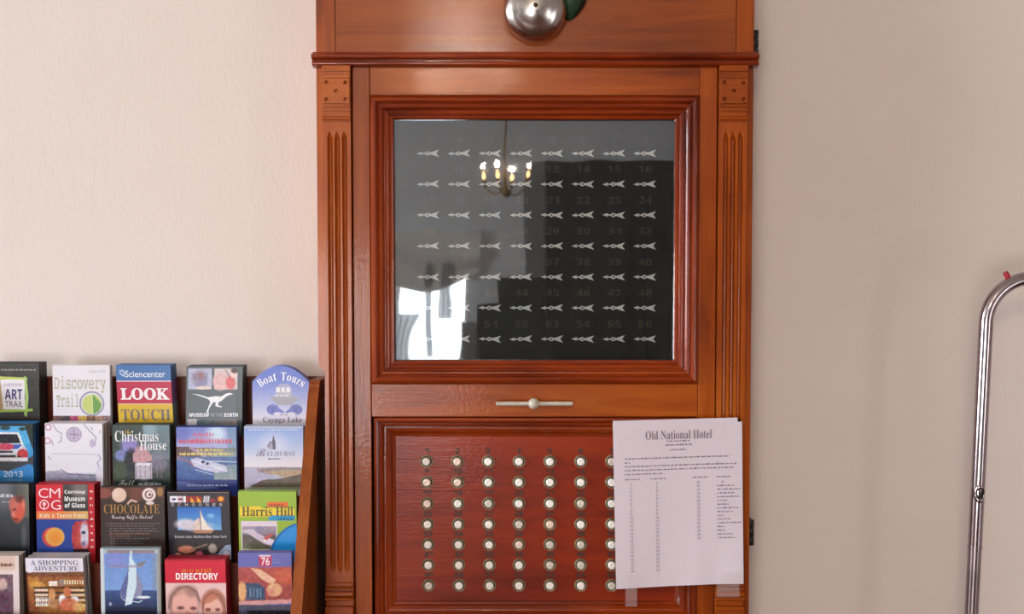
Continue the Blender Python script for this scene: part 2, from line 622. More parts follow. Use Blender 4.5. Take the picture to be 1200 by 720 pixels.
def window_x(n, x0, x1, z0, z1, y, bars):
    mb = MB()
    t = 0.035
    mb.box(x0, x0 + t, y - 0.06, y - 0.0, z0, z1); mb.box(x1 - t, x1, y - 0.06, y, z0, z1)
    mb.box(x0, x1, y - 0.06, y, z0, z0 + t); mb.box(x0, x1, y - 0.06, y, z1 - t, z1)
    for i in range(bars):
        z = z0 + (z1 - z0) * (i + 1) / (bars + 1)
        mb.box(x0, x1, y - 0.05, y - 0.01, z - 0.012, z + 0.012)
    return structure(mb, 'window_%d' % n, 'white_paint')


w1 = window_x(1, RX0, RX1, RZ0, RZ1, YB, 0)
w2 = window_x(2, QX0, QX1, QZ0, QZ1, YB, 1)
mb = MB()
t = 0.04
mb.box(XL - 0.08, XL, wy0, wy0 + t, wz0, wz1); mb.box(XL - 0.08, XL, wy1 - t, wy1, wz0, wz1)
mb.box(XL - 0.08, XL, wy0, wy1, wz0, wz0 + t); mb.box(XL - 0.08, XL, wy0, wy1, wz1 - t, wz1)
mb.box(XL - 0.08, XL, wy0, wy1, 1.73, 1.77)
structure(mb, 'window_3', 'white_paint')


def curtain(parent, x0, x1, z0, z1, y, waves, amp, gather=0.0):
    mb = MB()
    nx, nz = 60, 16
    loops = []
    for j in range(nz + 1):
        w = j / nz
        row = []
        for i in range(nx + 1):
            u = i / nx
            x = x0 + (x1 - x0) * (u * (1 - gather * math.sin(PI * w)))
            row.append((x, y + amp * math.sin(2 * PI * waves * u), z0 + (z1 - z0) * w))
        loops.append(row)
    mb.loft(loops, closed=False, smooth=True)
    return mb.build('curtain', 'sheer', parent)


curtain(w1, RX0 - 0.10, RX0 + 0.20, 0.5, 1.12, YB + 0.08, 6, 0.022, 0.3)
curtain(w1, RX0 + 0.25, RX0 + 0.30, 0.80, 1.62, YB + 0.10, 3, 0.012)
curtain(w1, RX0 + 0.36, RX0 + 0.44, 1.08, 1.62, YB + 0.10, 3, 0.015)
mb = MB()                                        # draped valance above the rear window
loops = []
for j in range(9):
    w = j / 8
    loops.append([(RX0 - 0.2 + (RX1 - RX0 + 0.3) * i / 40, YB + 0.10 + 0.03 * math.sin(w * 9 + i * 0.1),
                   1.40 + 0.34 * w - 0.16 * (1 - w) * math.sin(PI * i / 40) + 0.05 * (1 - w)) for i in range(41)])
mb.loft(loops, closed=False, smooth=True)
mb.build('valance', 'white_paint', w1)
# dark panelled double door in the back wall
mb = MB()
dx0, dx1 = 0.36, 1.70
mb.box(dx0 - 0.1, dx1 + 0.1, YB, YB + 0.05, 0, 2.28)
for k in range(2):
    a = dx0 + k * (dx1 - dx0) / 2
    mb.cbox(a + 0.01, a + (dx1 - dx0) / 2 - 0.01, YB + 0.05, YB + 0.08, 0.02, 2.15, 0.004)
    for z0, z1 in ((0.2, 0.95), (1.1, 2.0)):
        mb.cbox(a + 0.13, a + (dx1 - dx0) / 2 - 0.13, YB + 0.08, YB + 0.10, z0, z1, 0.008)
structure(mb, 'door_1', 'dark_door')
mb = MB(); mb.cbox(-0.27, 0.255, YB, YB + 0.03, 0, 1.18, 0.004); mb.cbox(-0.10, 0.255, YB, YB + 0.03, 1.18, 1.40, 0.004); mb.cbox(-0.28, 0.255, YB, YB + 0.05, 0, 0.15, 0.004)
structure(mb, 'reflection_panel_1', 'dark_reflection')  # unseen panels added to darken the reflection in the glass
mb = MB(); mb.cbox(0.10, 0.255, YB, YB + 0.025, 1.40, 2.28, 0.004); mb.cbox(-0.40, -0.285, YB, YB + 0.025, 0, 1.05, 0.004)
structure(mb, 'reflection_panel_2', 'grey_reflection_strip')  # unseen grey strips added to soften the edge of the dark reflection


def chandelier(loc, label, n, r, watts):
    t = empty('chandelier', loc, label, 'chandelier', None)
    x, y, z = loc
    mb = MB(); mb.lathe((x, y, z), (0, 0, 1), [(0.0, -0.06), (0.02, -0.05), (0.035, -0.02), (0.02, 0.02), (0.012, 0.05), (0.012, 0.12), (0.008, 0.14), (0.008, ZC - z - 0.02), (0.05, ZC - z - 0.015), (0.05, ZC - z)], 20)
    mb.build('stem', 'brass', t)
    for k in range(n):
        a = 2 * PI * k / n + 0.3
        c, s = math.cos(a), math.sin(a)
        mb = MB(); mb.tube([(x + c * r * u, y + s * r * u, z - 0.05 * math.sin(PI * u) + 0.03 * u) for u in [i / 10 for i in range(11)]], 0.006, 10)
        mb.lathe((x + c * r, y + s * r, z + 0.03), (0, 0, 1), [(0.0, -0.004), (0.022, 0.0), (0.024, 0.006), (0.011, 0.008), (0.011, 0.05), (0, 0.05)], 14)
        arm = mb.build('arm', 'brass', t)
        mb = MB(); mb.lathe((x + c * r, y + s * r, z + 0.08), (0, 0, 1), [(0.004, 0), (0.011, 0.012), (0.013, 0.025), (0.008, 0.045), (0.0, 0.06)], 14)
        mb.build('bulb', 'bulb', arm)
        l = bpy.data.lights.new('bulb_light', 'POINT'); l.energy = watts; l.color = (1.0, 0.84, 0.66); l.shadow_soft_size = 0.012
        lo = bpy.data.objects.new('bulb_light', l); COL.objects.link(lo); lo.location = (x + c * r, y + s * r, z + 0.165)
    return t


chandelier((-0.04, -3.8, 1.99), 'brass chandelier with lit bulbs mirrored among the second row of arrows', 4, 0.15, 0.8)
chandelier((-0.21, -1.0, 2.24), 'brass chandelier with lit bulbs mirrored on the wooden rail above the dark glass', 4, 0.12, 11.0)

# ------------------------------------------------------------------ the annunciator cabinet
YD, YP, YC = 1.900, 1.889, 1.905              # door face, pilaster face, carcass face
cab = empty('annunciator_cabinet', (0.04, YW, 0.62),
            'tall varnished brown hotel call cabinet with fluted pilasters, dark glass and rows of push buttons', 'call cabinet')
zbot = 0.62
X_L, X_R = PX(372.5, YC), PX(881, YC)
ztop = 2.25
Z = lambda py, Y=YD: PZ(py, Y)

b = MB()
zn = PZ(437, YC)
nx_ = PX(380.4, YC)
b.loft([[(X_L, y, ztop), (X_L, y, zn + 0.012), (nx_, y, zn), (nx_, y, zbot), (X_L + 0.05, y, zbot), (X_L + 0.05, y, ztop)] for y in (YC, YW)], True, True)
b.cbox(X_R - 0.05, X_R, YC, YW, zbot, ztop, 0.0012)
b.cbox(X_L + 0.05, X_R - 0.05, YW - 0.02, YW, zbot, ztop, 0.001)
b.cbox(X_L + 0.05, X_R - 0.05, YC + 0.03, YW - 0.02, ztop - 0.02, ztop, 0.001)
b.cbox(X_L + 0.05, X_R - 0.05, YC + 0.03, YW - 0.02, zbot, zbot + 0.02, 0.001)
b.build('carcass', 'wood_v', cab)

# frieze above the cornice, in three boards with fine seams
zc1, zc0 = Z(58, 1.88), Z(76, 1.89)
s1, s2 = PX(393, YD, 30), PX(863, YD, 30)
g = 0.0006
b = MB()
b.cbox(X_L + 0.001, s1 - g, YD, YC + 0.02, zc1 - 0.012, ztop, 0.0008)
b.build('frieze_end_board', 'wood_v', cab)
b = MB()
b.cbox(s2 + g, X_R - 0.001, YD, YC + 0.02, zc1 - 0.012, ztop, 0.0008)
b.build('frieze_end_board', 'wood_v', cab)
b = MB(); b.cbox(s1 + g, s2 - g, YD, YC + 0.02, zc1 - 0.012, ztop, 0.0008)
b.build('frieze_board', 'wood_frieze', cab)

# cornice moulding: profile in (y, z), with its ends returned
zz = [Z(p, 1.87) for p in range(56, 80)]
zt = Z(57.5, 1.87)
mm = 0.001
prof = [(YC, zt), (YD - 5 * mm, zt), (YD - 6 * mm, zt - 3 * mm)]
for k in range(9):
    a = PI * k / 8
    prof.append((YD - 14 * mm - 7 * mm * math.sin(a), zt - 4 * mm - 4.8 * mm * (1 - math.cos(a))))
prof += [(YD - 10 * mm, zt - 14.5 * mm)]
for k in range(9):
    a = PI * k / 8
    prof.append((YD - 10 * mm - 4.5 * mm * math.sin(a), zt - 15.5 * mm - 4 * mm * (1 - math.cos(a))))
prof += [(YD - 5 * mm, zt - 24.5 * mm), (YC, zt - 25.5 * mm)]
b = MB(); b.prism_x(prof, X_L - 0.004, X_R + 0.004)
b.build('cornice', 'wood_red_h', cab)

# pilasters: cap with a dotted die block, fluted shaft, banded base
HOLES = [(-0.68, 0.66), (0.68, 0.66), (0, 0), (-0.68, -0.66), (0.68, -0.66)]


def pilaster(px0, px1):
    x0, x1 = PX(px0, YP), PX(px1, YP)
    cx, hw = (x0 + x1) / 2, (x1 - x0) / 2
    zs1, zs0 = Z(143, YP), Z(682, YP)
    # shaft cross-section with three round flutes
    n = 66
    us = [i / n for i in range(n + 1)]
    fl = [0.25, 0.51, 0.77]
    fw = 0.088

    def depth(u):
        d = 0
        for c in fl:
            t_ = (u - c) / fw
            if abs(t_) < 1:
                d = max(d, 0.0062 * math.sqrt(1 - t_ * t_) + 0.0006)
        return d
    dep = [depth(u) for u in us]
    zf1, zf0 = Z(154, YP), Z(672, YP)
    levels = [(zs1, 0.0), (zf1 + 0.001, 0.0)]
    for k in range(1, 9):
        levels.append((zf1 - 0.014 * k / 8, (k / 8)))
    for k in range(8, 0, -1):
        levels.append((zf0 + 0.014 * k / 8, (k / 8)))
    levels += [(zf0 - 0.001, 0), (zs0, 0.0)]
    loops = []
    for z, s in levels:
        loop = []
        for u, d in zip(us, dep):
            # the flutes narrow to a point at their ends
            dd = d if s >= 1 else max(0.0, d - 0.0068 * (1 - s)) * (s > 0)
            loop.append((x0 + (x1 - x0) * u, YP + dd, z))
        loop += [(x1, YC + 0.01, z), (x0, YC + 0.01, z)]
        loops.append(loop)
    b = MB(); b.loft(loops, True, True, smooth=False)
    p = b.build('pilaster', 'wood_v', cab)
    # cap
    b = MB()
    zA, zB = zc0, Z(143, YP)
    b.cbox(x0, x1, YP - 0.001, YC + 0.01, zB, zA + 0.001, 0.0006)
    f = YP - 0.0015

    def band(y0, y1, out, rnd=False):
        za, zb = Z(y0, YP), Z(y1, YP)
        if rnd:
            pr = [(YP, za)] + [(f - out * math.sin(PI * k / 8), za + (zb - za) * (1 - math.cos(PI * k / 8)) / 2) for k in range(9)] + [(YP, zb)]
            b.prism_x(pr, x0 - 0.0005, x1 + 0.0005)
        else:
            b.cbox(x0 - 0.0005, x1 + 0.0005, f - out, YP, zb, za, 0.0008)
    band(77, 84, 0.004)
    band(88, 92, 0.003)
    band(122.5, 125.5, 0.003)
    band(128, 131, 0.002)
    band(136, 141.5, 0.004, True)
    b.build('pilaster_cap', 'wood_h', p)
    zd1, zd0 = Z(92.5, YP), Z(122, YP)
    cz_ = (zd1 + zd0) / 2
    hh = (zd1 - zd0) / 2
    yf = f - 0.005
    # die block with real drilled holes
    nn = 48
    X = [cx - (hw - 0.0008) + 2 * (hw - 0.0008) * i / nn for i in range(nn + 1)]
    Zs = [cz_ - hh + 2 * hh * i / nn for i in range(nn + 1)]
    b = MB()
    vs, fs, mi = [], [], []
    for j, z in enumerate(Zs):
        for i, x in enumerate(X):
            d = 0
            for hx, hz in HOLES:
                q = math.hypot(x - cx - hx * hw, z - cz_ - hz * hh)
                if q < 0.0030:
                    d = max(d, 0.006 * min(1, (0.0030 - q) / 0.0012))
            vs.append((x, yf + d, z))
    for j in range(nn):
        for i in range(nn):
            a = j * (nn + 1) + i
            fs.append((a, a + 1, a + nn + 2, a + nn + 1))
    b.add(vs, fs)
    b.box(X[0], X[-1], yf + 0.007, YP + 0.002, Zs[0], Zs[-1])
    for (xa, xb, za, zb) in ((X[0], X[-1], Zs[0], Zs[0]), (X[0], X[-1], Zs[-1], Zs[-1]), (X[0], X[0], Zs[0], Zs[-1]), (X[-1], X[-1], Zs[0], Zs[-1])):
        if za == zb:
            b.add([(xa, yf, za), (xb, yf, za), (xb, yf + 0.007, za), (xa, yf + 0.007, za)], [(0, 1, 2, 3)])
        else:
            b.add([(xa, yf, za), (xa, yf, zb), (xa, yf + 0.007, zb), (xa, yf + 0.007, za)], [(0, 1, 2, 3)])
    b.build('die_block', 'wood_h', p)
    # base
    b = MB()
    b.cbox(x0 - 0.0005, x1 + 0.0005, YP - 0.001, YC + 0.01, zbot, zs0, 0.0006)
    band(683, 686.5, 0.003)
    band(687.5, 691, 0.006, True)
    band(693, 697.5, 0.007)
    band(698.5, 703.5, 0.009, True)
    band(710, 760, 0.009)
    b.build('pilaster_base', 'wood_h', p)
    return p


pilaster(379.8, 412)
pilaster(841.5, 874)

# door: stiles and rails with the grain of each
dxl, dxr = PX(414.2, YD), PX(839, YD)
ox0, ox1 = PX(435, YD), PX(818, YD)
oz1, oz0 = Z(112.5), Z(449.5)
lz1, lz0 = Z(489.5), Z(731)
lx0, lx1 = PX(439, YD, 560), PX(817, YD, 560)
GAP = 0.0011
b = MB()
b.cbox(dxl, ox0 - GAP, YD, YC + 0.025, zbot, zc0 + 0.004, 0.0012)
b.build('door_stile', 'wood_v', cab)
b = MB(); b.cbox(ox1 + GAP, dxr, YD, YC + 0.025, zbot, zc0 + 0.004, 0.0012)
b.build('door_stile', 'wood_v', cab)
for za, zb in ((oz1 + GAP, zc0 + 0.004), (lz1 + GAP, oz0 - GAP), (zbot, lz0 - GAP)):
    b = MB(); b.cbox(ox0 - 0.0005, ox1 + 0.0005, YD + 0.0002, YC + 0.025, za, zb, 0.0008)
    b.build('door_rail', 'wood_h', cab)

# glazed frame moulding
P1 = [(0, 2), (0, -3), (1.2, -5.5), (4.5, -8.6), (7.6, -9.3), (10.2, -7.6), (11.6, -4.0), (12.6, -2.8), (14.2, -4.4), (16.4, -5.2), (18.8, -4.4),
      (20.6, -1.5), (21.6, 2.2), (23.0, 2.8), (24.6, 1.0), (26.6, 0.5), (28.6, 1.6), (30.0, 5.2), (31.2, 7.0), (33.2, 6.2), (35.4, 7.2), (36.6, 10.0), (37.0, 24)]
kx = (PX(462.5, YD + 0.01) - ox0) / 0.037
b = MB(); b.frame(ox0, ox1, oz0, oz1, [(i * mm * kx, YD + y * mm) for i, y in P1], 0, 1)
b.build('window_moulding', ['wood_red_h', 'wood_red_v'], cab)
# lower panel moulding
P2 = [(0, 2), (0, -3.5), (1.5, -5.8), (4.0, -6.8), (6.4, -5.6), (7.6, -2.0), (9.0, -0.6), (11, -1.6), (13.0, -1.0), (14.6, 2.0), (16.0, 5.0), (18.0, 4.8),
      (20.0, 4.0), (23.0, 5.0), (26.5, 8.0), (29.5, 12.5), (31.5, 13.0), (33.0, 14.2), (35, 17)]
b = MB(); b.frame(lx0, lx1, lz0, lz1, [(i * mm, YD + y * mm) for i, y in P2], 0, 1)
b.build('panel_moulding', ['wood_red_h', 'wood_red_v'], cab)
YL = YD + 0.0155
b = MB(); b.cbox(lx0 + 0.006, lx1 - 0.006, YL, YC + 0.028, lz0 + 0.006, lz1 - 0.006, 0.0008)
b.build('button_panel', 'wood_panel', cab)

# dark board with 56 arrows behind the glass
YG, YBD = YD + 0.018, YD + 0.031
b = MB(); b.box(ox0 + 0.030, ox1 - 0.030, YBD, YBD + 0.006, oz0 + 0.030, oz1 - 0.030)
board = b.build('indicator_board', 'black_board', cab)
b = MB(); b.box(ox0 + 0.034, ox1 - 0.034, YG, YG + 0.003, oz0 + 0.034, oz1 - 0.034)
b.build('glass_pane', 'pane', cab)

# arrow: point, hub ring, notched tail (pointing left), built once
s_ = YBD / FPX
outl = [(-13, 0), (-6.5, 2.3), (-7.6, 0.8), (-3.2, 0.75), (-2.2, 2.0), (0, 2.5), (2.0, 1.5), (3.0, 1.0), (7.0, 2.3), (13.3, 4.3), (10.0, 0.1),
        (13.3, -4.3), (7.0, -2.3), (3.0, -1.0), (2.0, -1.5), (0, -2.5), (-2.2, -2.0), (-3.2, -0.75), (-7.6, -0.8), (-6.5, -2.3)]


def arrow_mesh():
    b = MB()
    top = [(x * s_, -0.0022, z * s_) for x, z in outl]
    bot = [(x * s_, -0.0010, z * s_) for x, z in outl]
    n = len(top)
    b.add(top + bot, [tuple(range(n)), tuple(range(2 * n - 1, n - 1, -1))] + [(i, (i + 1) % n, n + (i + 1) % n, n + i) for i in range(n)])
    b.lathe((-0.2 * s_, 0, 0), (0, -1, 0), [(0, 0), (1.15 * s_, 0), (1.15 * s_, 0.0030), (0.7 * s_, 0.0034), (0, 0.0034)], 12, 1)
    return b


arrow0 = None
AX = [501.3 + 36.27 * i for i in range(8)]
AY = [180, 216, 252.2, 288.5, 324.8, 361, 397.5]
k = 0
for r in range(7):
    for c in range(8):
        p = at(AX[c], AY[r], YBD)
        if arrow0 is None:
            arrow0 = arrow_mesh().build('indicator_arrow', ['silver_arrow', 'arrow_hub'], board, origin=(0, 0, 0))
            a = arrow0
        else:
            a = arrow0.copy(); COL.objects.link(a)
        a.parent = board
        a.location = p - board.matrix_world.translation
        a.rotation_euler = (0, math.radians(random.uniform(-1.8, 1.8)), 0)
        k += 1
        b = MB()
        pc = at(AX[c] + 1, AY[r] - 17.5, YBD)
        w = 3.9 * len(str(k))
        put_text(b, str(k), (-w, -4.2, w, 4.2), lambda u, v: (pc.x + u * s_, YBD - 0.0006, pc.z - v * s_), 'sansbold', 0.0)
        b.build('room_number', 'faded_gilt', board, flip_check=False)

# push buttons: bezel ring with ivory cap, stencilled number above
BX = [500.8 + 36.15 * i for i in range(7)]
BY = [541, 565.3, 590.2, 614.6, 638.3, 662.2, 686.2]
sb = YL / FPX


def bezel_mesh():
    b = MB()
    b.lathe((0, 0, 0), (0, -1, 0), [(7.6 * sb, 0), (7.6 * sb, 0.0008), (7.3 * sb, 0.0020), (6.9 * sb, 0.0022), (6.5 * sb, 0.0016)], 28)
    b.lathe((0, 0, 0), (0, -1, 0), [(6.5 * sb, 0.0016), (6.2 * sb, 0.0010), (4.5 * sb, 0.0010)], 28, 1)
    return b


def cap_mesh():
    b = MB()
    b.lathe((0, 0, 0), (0, -1, 0), [(4.7 * sb, 0), (4.7 * sb, 0.0040), (4.4 * sb, 0.0050), (3.4 * sb, 0.0056), (1.5 * sb, 0.0052), (0, 0.0050)], 24)
    return b


CAPM = [speckled('ivory_cap', (232, 224, 214), (246, 240, 232), 260, rough=0.3, coat=0.3),
        speckled('pink_ivory_cap', (218, 190, 172), (236, 210, 192), 260, rough=0.3, coat=0.3),
        speckled('grey_ivory_cap', (186, 174, 160), (222, 212, 198), 260, rough=0.3, coat=0.3)]
b0 = None
caps0 = []
k = 0
for r in range(7):
    for c in range(7):
        n = r * 8 + c + 1
        dx = 2.6 * (1 - c / 6) * (r / 6) if c < 3 else 0
        p = at(BX[c] + dx - 1.0, BY[r], YL)
        if b0 is None:
            b0 = bezel_mesh().build('push_button', ['bezel', 'bezel_well'], cab, origin=(0, 0, 0))
            o = b0
        else:
            o = b0.copy(); COL.objects.link(o)
        o.parent = cab
        o.location = p - cab.matrix_world.translation
        bpy_update(o)
        t = 1 if (c, r) in ((1, 0), (0, 1), (1, 1), (3, 4), (0, 2), (4, 3)) else (2 if (c * 7 + r * 5) % 6 == 0 or (c, r) in ((5, 2), (4, 5), (5, 4), (6, 6)) else 0)
        cm = cap_mesh().build('button_cap', CAPM[t], o, origin=(0, 0, 0)) if len(caps0) < 3 and not any(q[0] == t for q in caps0) else None
        if cm is not None:
            caps0.append((t, cm))
        else:
            src = [q[1] for q in caps0 if q[0] == t][0]
            cm = src.copy(); COL.objects.link(cm)
        cm.parent = o
        cm.location = (0, -0.0006, 0)
        b = MB()
        w = 2.6 * len(str(n))
        put_text(b, str(n), (-w, -15.6, w, -9.4), lambda u, v: (p.x + u * sb, YL - 0.0003, p.z - v * sb), 'sansbold', 0.012)
        b.build('button_number', 'number_ink', o, flip_check=False)

# T handle on the lock rail
hz = Z(473.3, 1.885)
b = MB(); b.tube([(PX(581, 1.885, 473) + i * (PX(671, 1.885, 473) - PX(581, 1.885, 473)) / 6, 1.885, hz) for i in range(7)], 0.0036, 14)
b.tube([(PX(600, 1.885, 473), 1.885, hz), (PX(600, 1.885, 473), YD + 0.002, hz)], 0.0026, 10)
b.tube([(PX(652, 1.885, 473), 1.885, hz), (PX(652, 1.885, 473), YD + 0.002, hz)], 0.0026, 10)
hd = b.build('handle', 'bone', cab)
b = MB()
b.lathe((PX(625.6, 1.885, 473), 1.885, hz), (0, -1, 0), [(0.0001, -0.010)] + [(0.0095 * math.sin(PI * q / 12), -0.0095 * math.cos(PI * q / 12)) for q in range(1, 12)] + [(0.0001, 0.0095)], 24)
b.lathe((PX(625.6, 1.885, 473), YD + 0.001, hz), (0, -1, 0), [(0.006, 0), (0.006, 0.008), (0.0001, 0.008)], 16)
b.build('handle_knob', 'bone', hd)

# iron hinges on the right side
for py in (50, 625.5):
    b = MB()
    z = PZ(py, 1.93)
    xs = X_R
    b.cbox(xs - 0.0005, xs + 0.003, 1.925, 1.99, z - 0.021, z + 0.021, 0.0006)
    b.cbox(xs + 0.003, xs + 0.0135, 1.940, 1.972, z - 0.020, z + 0.020, 0.001)
    b.lathe((xs + 0.0085, 1.938, z - 0.0215), (0, 0, 1), [(0, 0), (0.006, 0), (0.006, 0.0125), (0.0045, 0.013), (0.0045, 0.0145), (0.006, 0.015), (0.006, 0.028), (0.0045, 0.0285), (0.0045, 0.030), (0.006, 0.0305), (0.006, 0.043), (0, 0.043)], 16)
    b.build('hinge', 'iron', cab)

# ------------------------------------------------------------------ bell and the green tip beside it
pb = at(627, 10.5, 1.872)
bell = empty('call_bell', (pb.x, YD, pb.z), 'round nickel call bell gong screwed to the frieze above the glass', 'bell')
R = 0.0510
prof = [(R * 0.985, 0.0), (R, 0.0006), (R, 0.003), (R * 0.985, 0.010), (R * 0.95, 0.0165), (R * 0.88, 0.0225), (R * 0.78, 0.0272), (R * 0.66, 0.0302),
        (R * 0.60, 0.0312), (R * 0.56, 0.0322), (R * 0.44, 0.0352), (R * 0.28, 0.0378), (R * 0.12, 0.0390), (0.0, 0.0392)]
b = MB(); b.lathe((pb.x, YD - 0.018, pb.z), (0, -1, 0), prof, 64)
b.build('gong', 'nickel', bell)
b = MB(); b.lathe((pb.x, YD, pb.z), (0, -1, 0), [(0.012, 0), (0.012, 0.003), (0.005, 0.004), (0.005, 0.054), (0, 0.054)], 20)
b.build('post', 'dark_screw', bell)
b = MB(); b.lathe((pb.x, YD - 0.0570, pb.z), (0, -1, 0), [(0.0040, 0), (0.0040, 0.0012), (0.0030, 0.0028), (0.0012, 0.0036), (0, 0.0037)], 18)
b.build('screw', 'dark_screw', bell)

pl = at(668, 22, 1.88)
b = MB()
loops = []
for j in range(15):
    v = j / 14
    w = 0.021 * math.sin(PI * (0.02 + 0.98 * v) ** 0.85) + 0.0006
    z = pl.z + 0.085 * v
    cxl = pl.x + 0.014 * v
    bend = YD - 0.004 - 0.018 * math.sin(PI * v * 0.7)
    loops.append([(cxl + w * u, bend - 0.004 * (1 - abs(u)) - dy, z) for u, dy in ((-1, 0), (-0.5, 0), (0, 0), (0.5, 0), (1, 0), (0.5, 0.0014), (0, 0.0018), (-0.5, 0.0014))])
b.loft(loops, True, True, smooth=True)
tag(b.build('green_leaf', 'leaf', None, origin=(pl.x, YD, pl.z)), 'dark green pointed leaf tip hanging right behind the nickel bell', 'leaf')

# ------------------------------------------------------------------ the taped notice
tl, tr_, br, bl = (718, 493.5), (869.5, 489.5), (871, 684), (722, 690.5)
YN = 1.877


def paper_pt(u, v, lift=0.0):
    """u, v in 0..1 across and down the sheet"""
    px = (1 - v) * ((1 - u) * tl[0] + u * tr_[0]) + v * ((1 - u) * bl[0] + u * br[0])
    py = (1 - v) * ((1 - u) * tl[1] + u * tr_[1]) + v * ((1 - u) * bl[1] + u * br[1])
    py -= 1.6 * v * math.sin(PI * u) * (u - 0.3)
    y = YN - 0.0016 * math.sin(u * 7 + v * 2) * v - 0.004 * max(0, u - 0.55) * max(0, v - 0.6) * 8 * math.sin((u - 0.55) * 14 + v * 2) * 0.45
    p = at(px, py, YN)
    return (p.x, y - lift, p.z)


nb = MB()
NU, NV = 30, 40
for sgn, lf in ((0, 0.0), (1, -0.00025)):
    vs = [paper_pt(i / NU, j / NV, lf) for j in range(NV + 1) for i in range(NU + 1)]
    if sgn == 0:                                # upper right corner is creased
        pass
    nb.add(vs, [(j * (NU + 1) + i, j * (NU + 1) + i + 1, (j + 1) * (NU + 1) + i + 1, (j + 1) * (NU + 1) + i) for j in range(NV) for i in range(NU)
                if not (j < 1 and i > NU - 2)] + [(NU - 1, NU + NU, NU + NU + 1)], 0, (214, 201, 210), True)
p0 = paper_pt(0.5, 0.5)
notice = nb.build('paper_notice', 'paper_print', None, origin=p0, flip_check=False)
tag(notice, 'white printed sheet of paper taped over the right end of the button panel', 'notice')
PW, PH = 151.0, 197.0


def pp(u, v):                                    # photo-pixel offsets on the sheet from its upper left corner
    return paper_pt(u / PW, v / PH, 0.0005)


INK = (132, 120, 136)
b = MB(); put_text(b, 'Old National Hotel', (38, 13.0, 115.5, 23.5), pp, 'serif', -0.004, (128, 116, 130)); b.build('heading', 'paper_print', notice, flip_check=False)
b = MB()
put_dashes(b, 63, 90, 25.5, 1.8, pp, INK, 1); put_dashes(b, 61, 92, 30, 2.0, pp, INK, 2); put_dashes(b, 66, 86, 35.8, 1.6, pp, INK, 3)
b.build('address_lines', 'paper_print', notice, flip_check=False)
b = MB()
for i, (u0, u1, v) in enumerate(((13, 136, 45), (13, 20, 49.8), (13, 144, 54), (13, 141, 58.6), (13, 57, 63.2))):
    put_dashes(b, u0, u1, v, 1.9, pp, INK, 10 + i)
b.build('instruction_lines', 'paper_print', notice, flip_check=False)
b = MB()
for i, (u0, u1) in enumerate(((13, 31), (43, 61), (92, 110), (121, 137))):
    put_dashes(b, u0, u1, 69.3, 1.7, pp, INK, 20 + i)
b.build('column_headings', 'paper_print', notice, flip_check=False)
for ci, (u, n0, n1) in enumerate(((19.5, 1, 24), (50, 1, 24), (99, 25, 40))):
    b = MB()
    for n in range(n0, n1 + 1):
        v = 75.2 + (n - n0) * 4.42
        s = str(n)
        put_text(b, s, (u - 0.95 * len(s), v - 1.35, u + 0.95 * len(s), v + 1.35), pp, 'sansbold', -0.006, (150, 138, 152))
    b.build('number_column', 'paper_print', notice, flip_check=False)
b = MB()
for i, w in enumerate((9, 20, 27, 20, 27, 12, 14, 25, 19, 7, 15, 28, 9, 9, 18, 21)):
    put_dashes(b, 121 + (5 if i == 0 else 0), 121 + w, 75.4 + 4.42 * i, 1.8, pp, INK, 40 + i)
b.build('room_name_column', 'paper_print', notice, flip_check=False)


def tape(x0, y0, x1, y1, Y, rot=0.0):
    b = MB()
    a, c = at(x0, y0, Y), at(x1, y1, Y)
    vs = [(x, Y - 0.0009 - dy, z) for dy in (0, 0.00015) for x, z in ((a.x, c.z), (c.x, c.z), (c.x, a.z), (a.x, a.z))]
    b.add(vs, [(0, 1, 2, 3), (7, 6, 5, 4), (0, 1, 5, 4), (1, 2, 6, 5), (2, 3, 7, 6), (3, 0, 4, 7)])
    o = b.build('tape_strip', 'tape', notice)
    o['label'] = 'strip of clear tape'


tape(733, 672, 746.5, 711, YN - 0.002)
tape(840, 672, 866.5, 700, YN - 0.0035)

# ------------------------------------------------------------------ brochure rack
YR = [1.945, 1.900, 1.853, 1.805]                # front faces of the leaflets in each row
xr1 = X_L - 0.0035                               # outer face of the right side panel
xr0 = xr1 - 0.0175
xl0, xl1 = -0.92, -0.9025
rack = empty('brochure_rack', ((xl0 + xr1) / 2, 1.85, 0.0), 'stepped brown wooden brochure rack standing against the wall left of the cabinet', 'brochure rack')
zt_ = PZ(446, 1.94)
fr = lambda z: 1.933 - (zt_ - z) * ((1.933 - 1.755) / (zt_ - PZ(720, 1.755)))
zlow = 0.62
side = [(YW - 0.003, 0.0), (YW - 0.003, zt_ - 0.002)]
for q in range(7):
    a = PI / 2 * q / 6
    side.append((1.943 - 0.010 * math.sin(a), zt_ - 0.010 + 0.010 * math.cos(a)))
side += [(fr(zt_ - 0.02), zt_ - 0.02), (fr(zlow), zlow), (fr(zlow), 0.0)]
for xa, xb in ((xr0, xr1), (xl0, xl1)):
    b = MB(); b.prism_x(side, xa, xb); b.build('side_panel', 'rack_wood', rack)
zback = PZ(447, 1.98)
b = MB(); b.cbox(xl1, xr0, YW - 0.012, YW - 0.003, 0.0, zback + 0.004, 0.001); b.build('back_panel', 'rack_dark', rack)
TOPS = [429, 499.5, 571, 651]
ztops = [PZ(t, y) for t, y in zip(TOPS, YR)]
HB = 0.216
for r in range(4):
    zr = ztops[r] - 0.023
    yr = YR[r] + 0.0365
    b = MB(); b.cbox(xl1, xr0, yr, yr + 0.006, ztops[r] - HB - 0.012, zr, 0.001)
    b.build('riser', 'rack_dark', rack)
    b = MB(); b.cbox(xl1, xr0, YR[r] - 0.010, yr + 0.006, ztops[r] - HB - 0.012, ztops[r] - HB - 0.001, 0.001)
    b.build('shelf', 'rack_wood', rack)
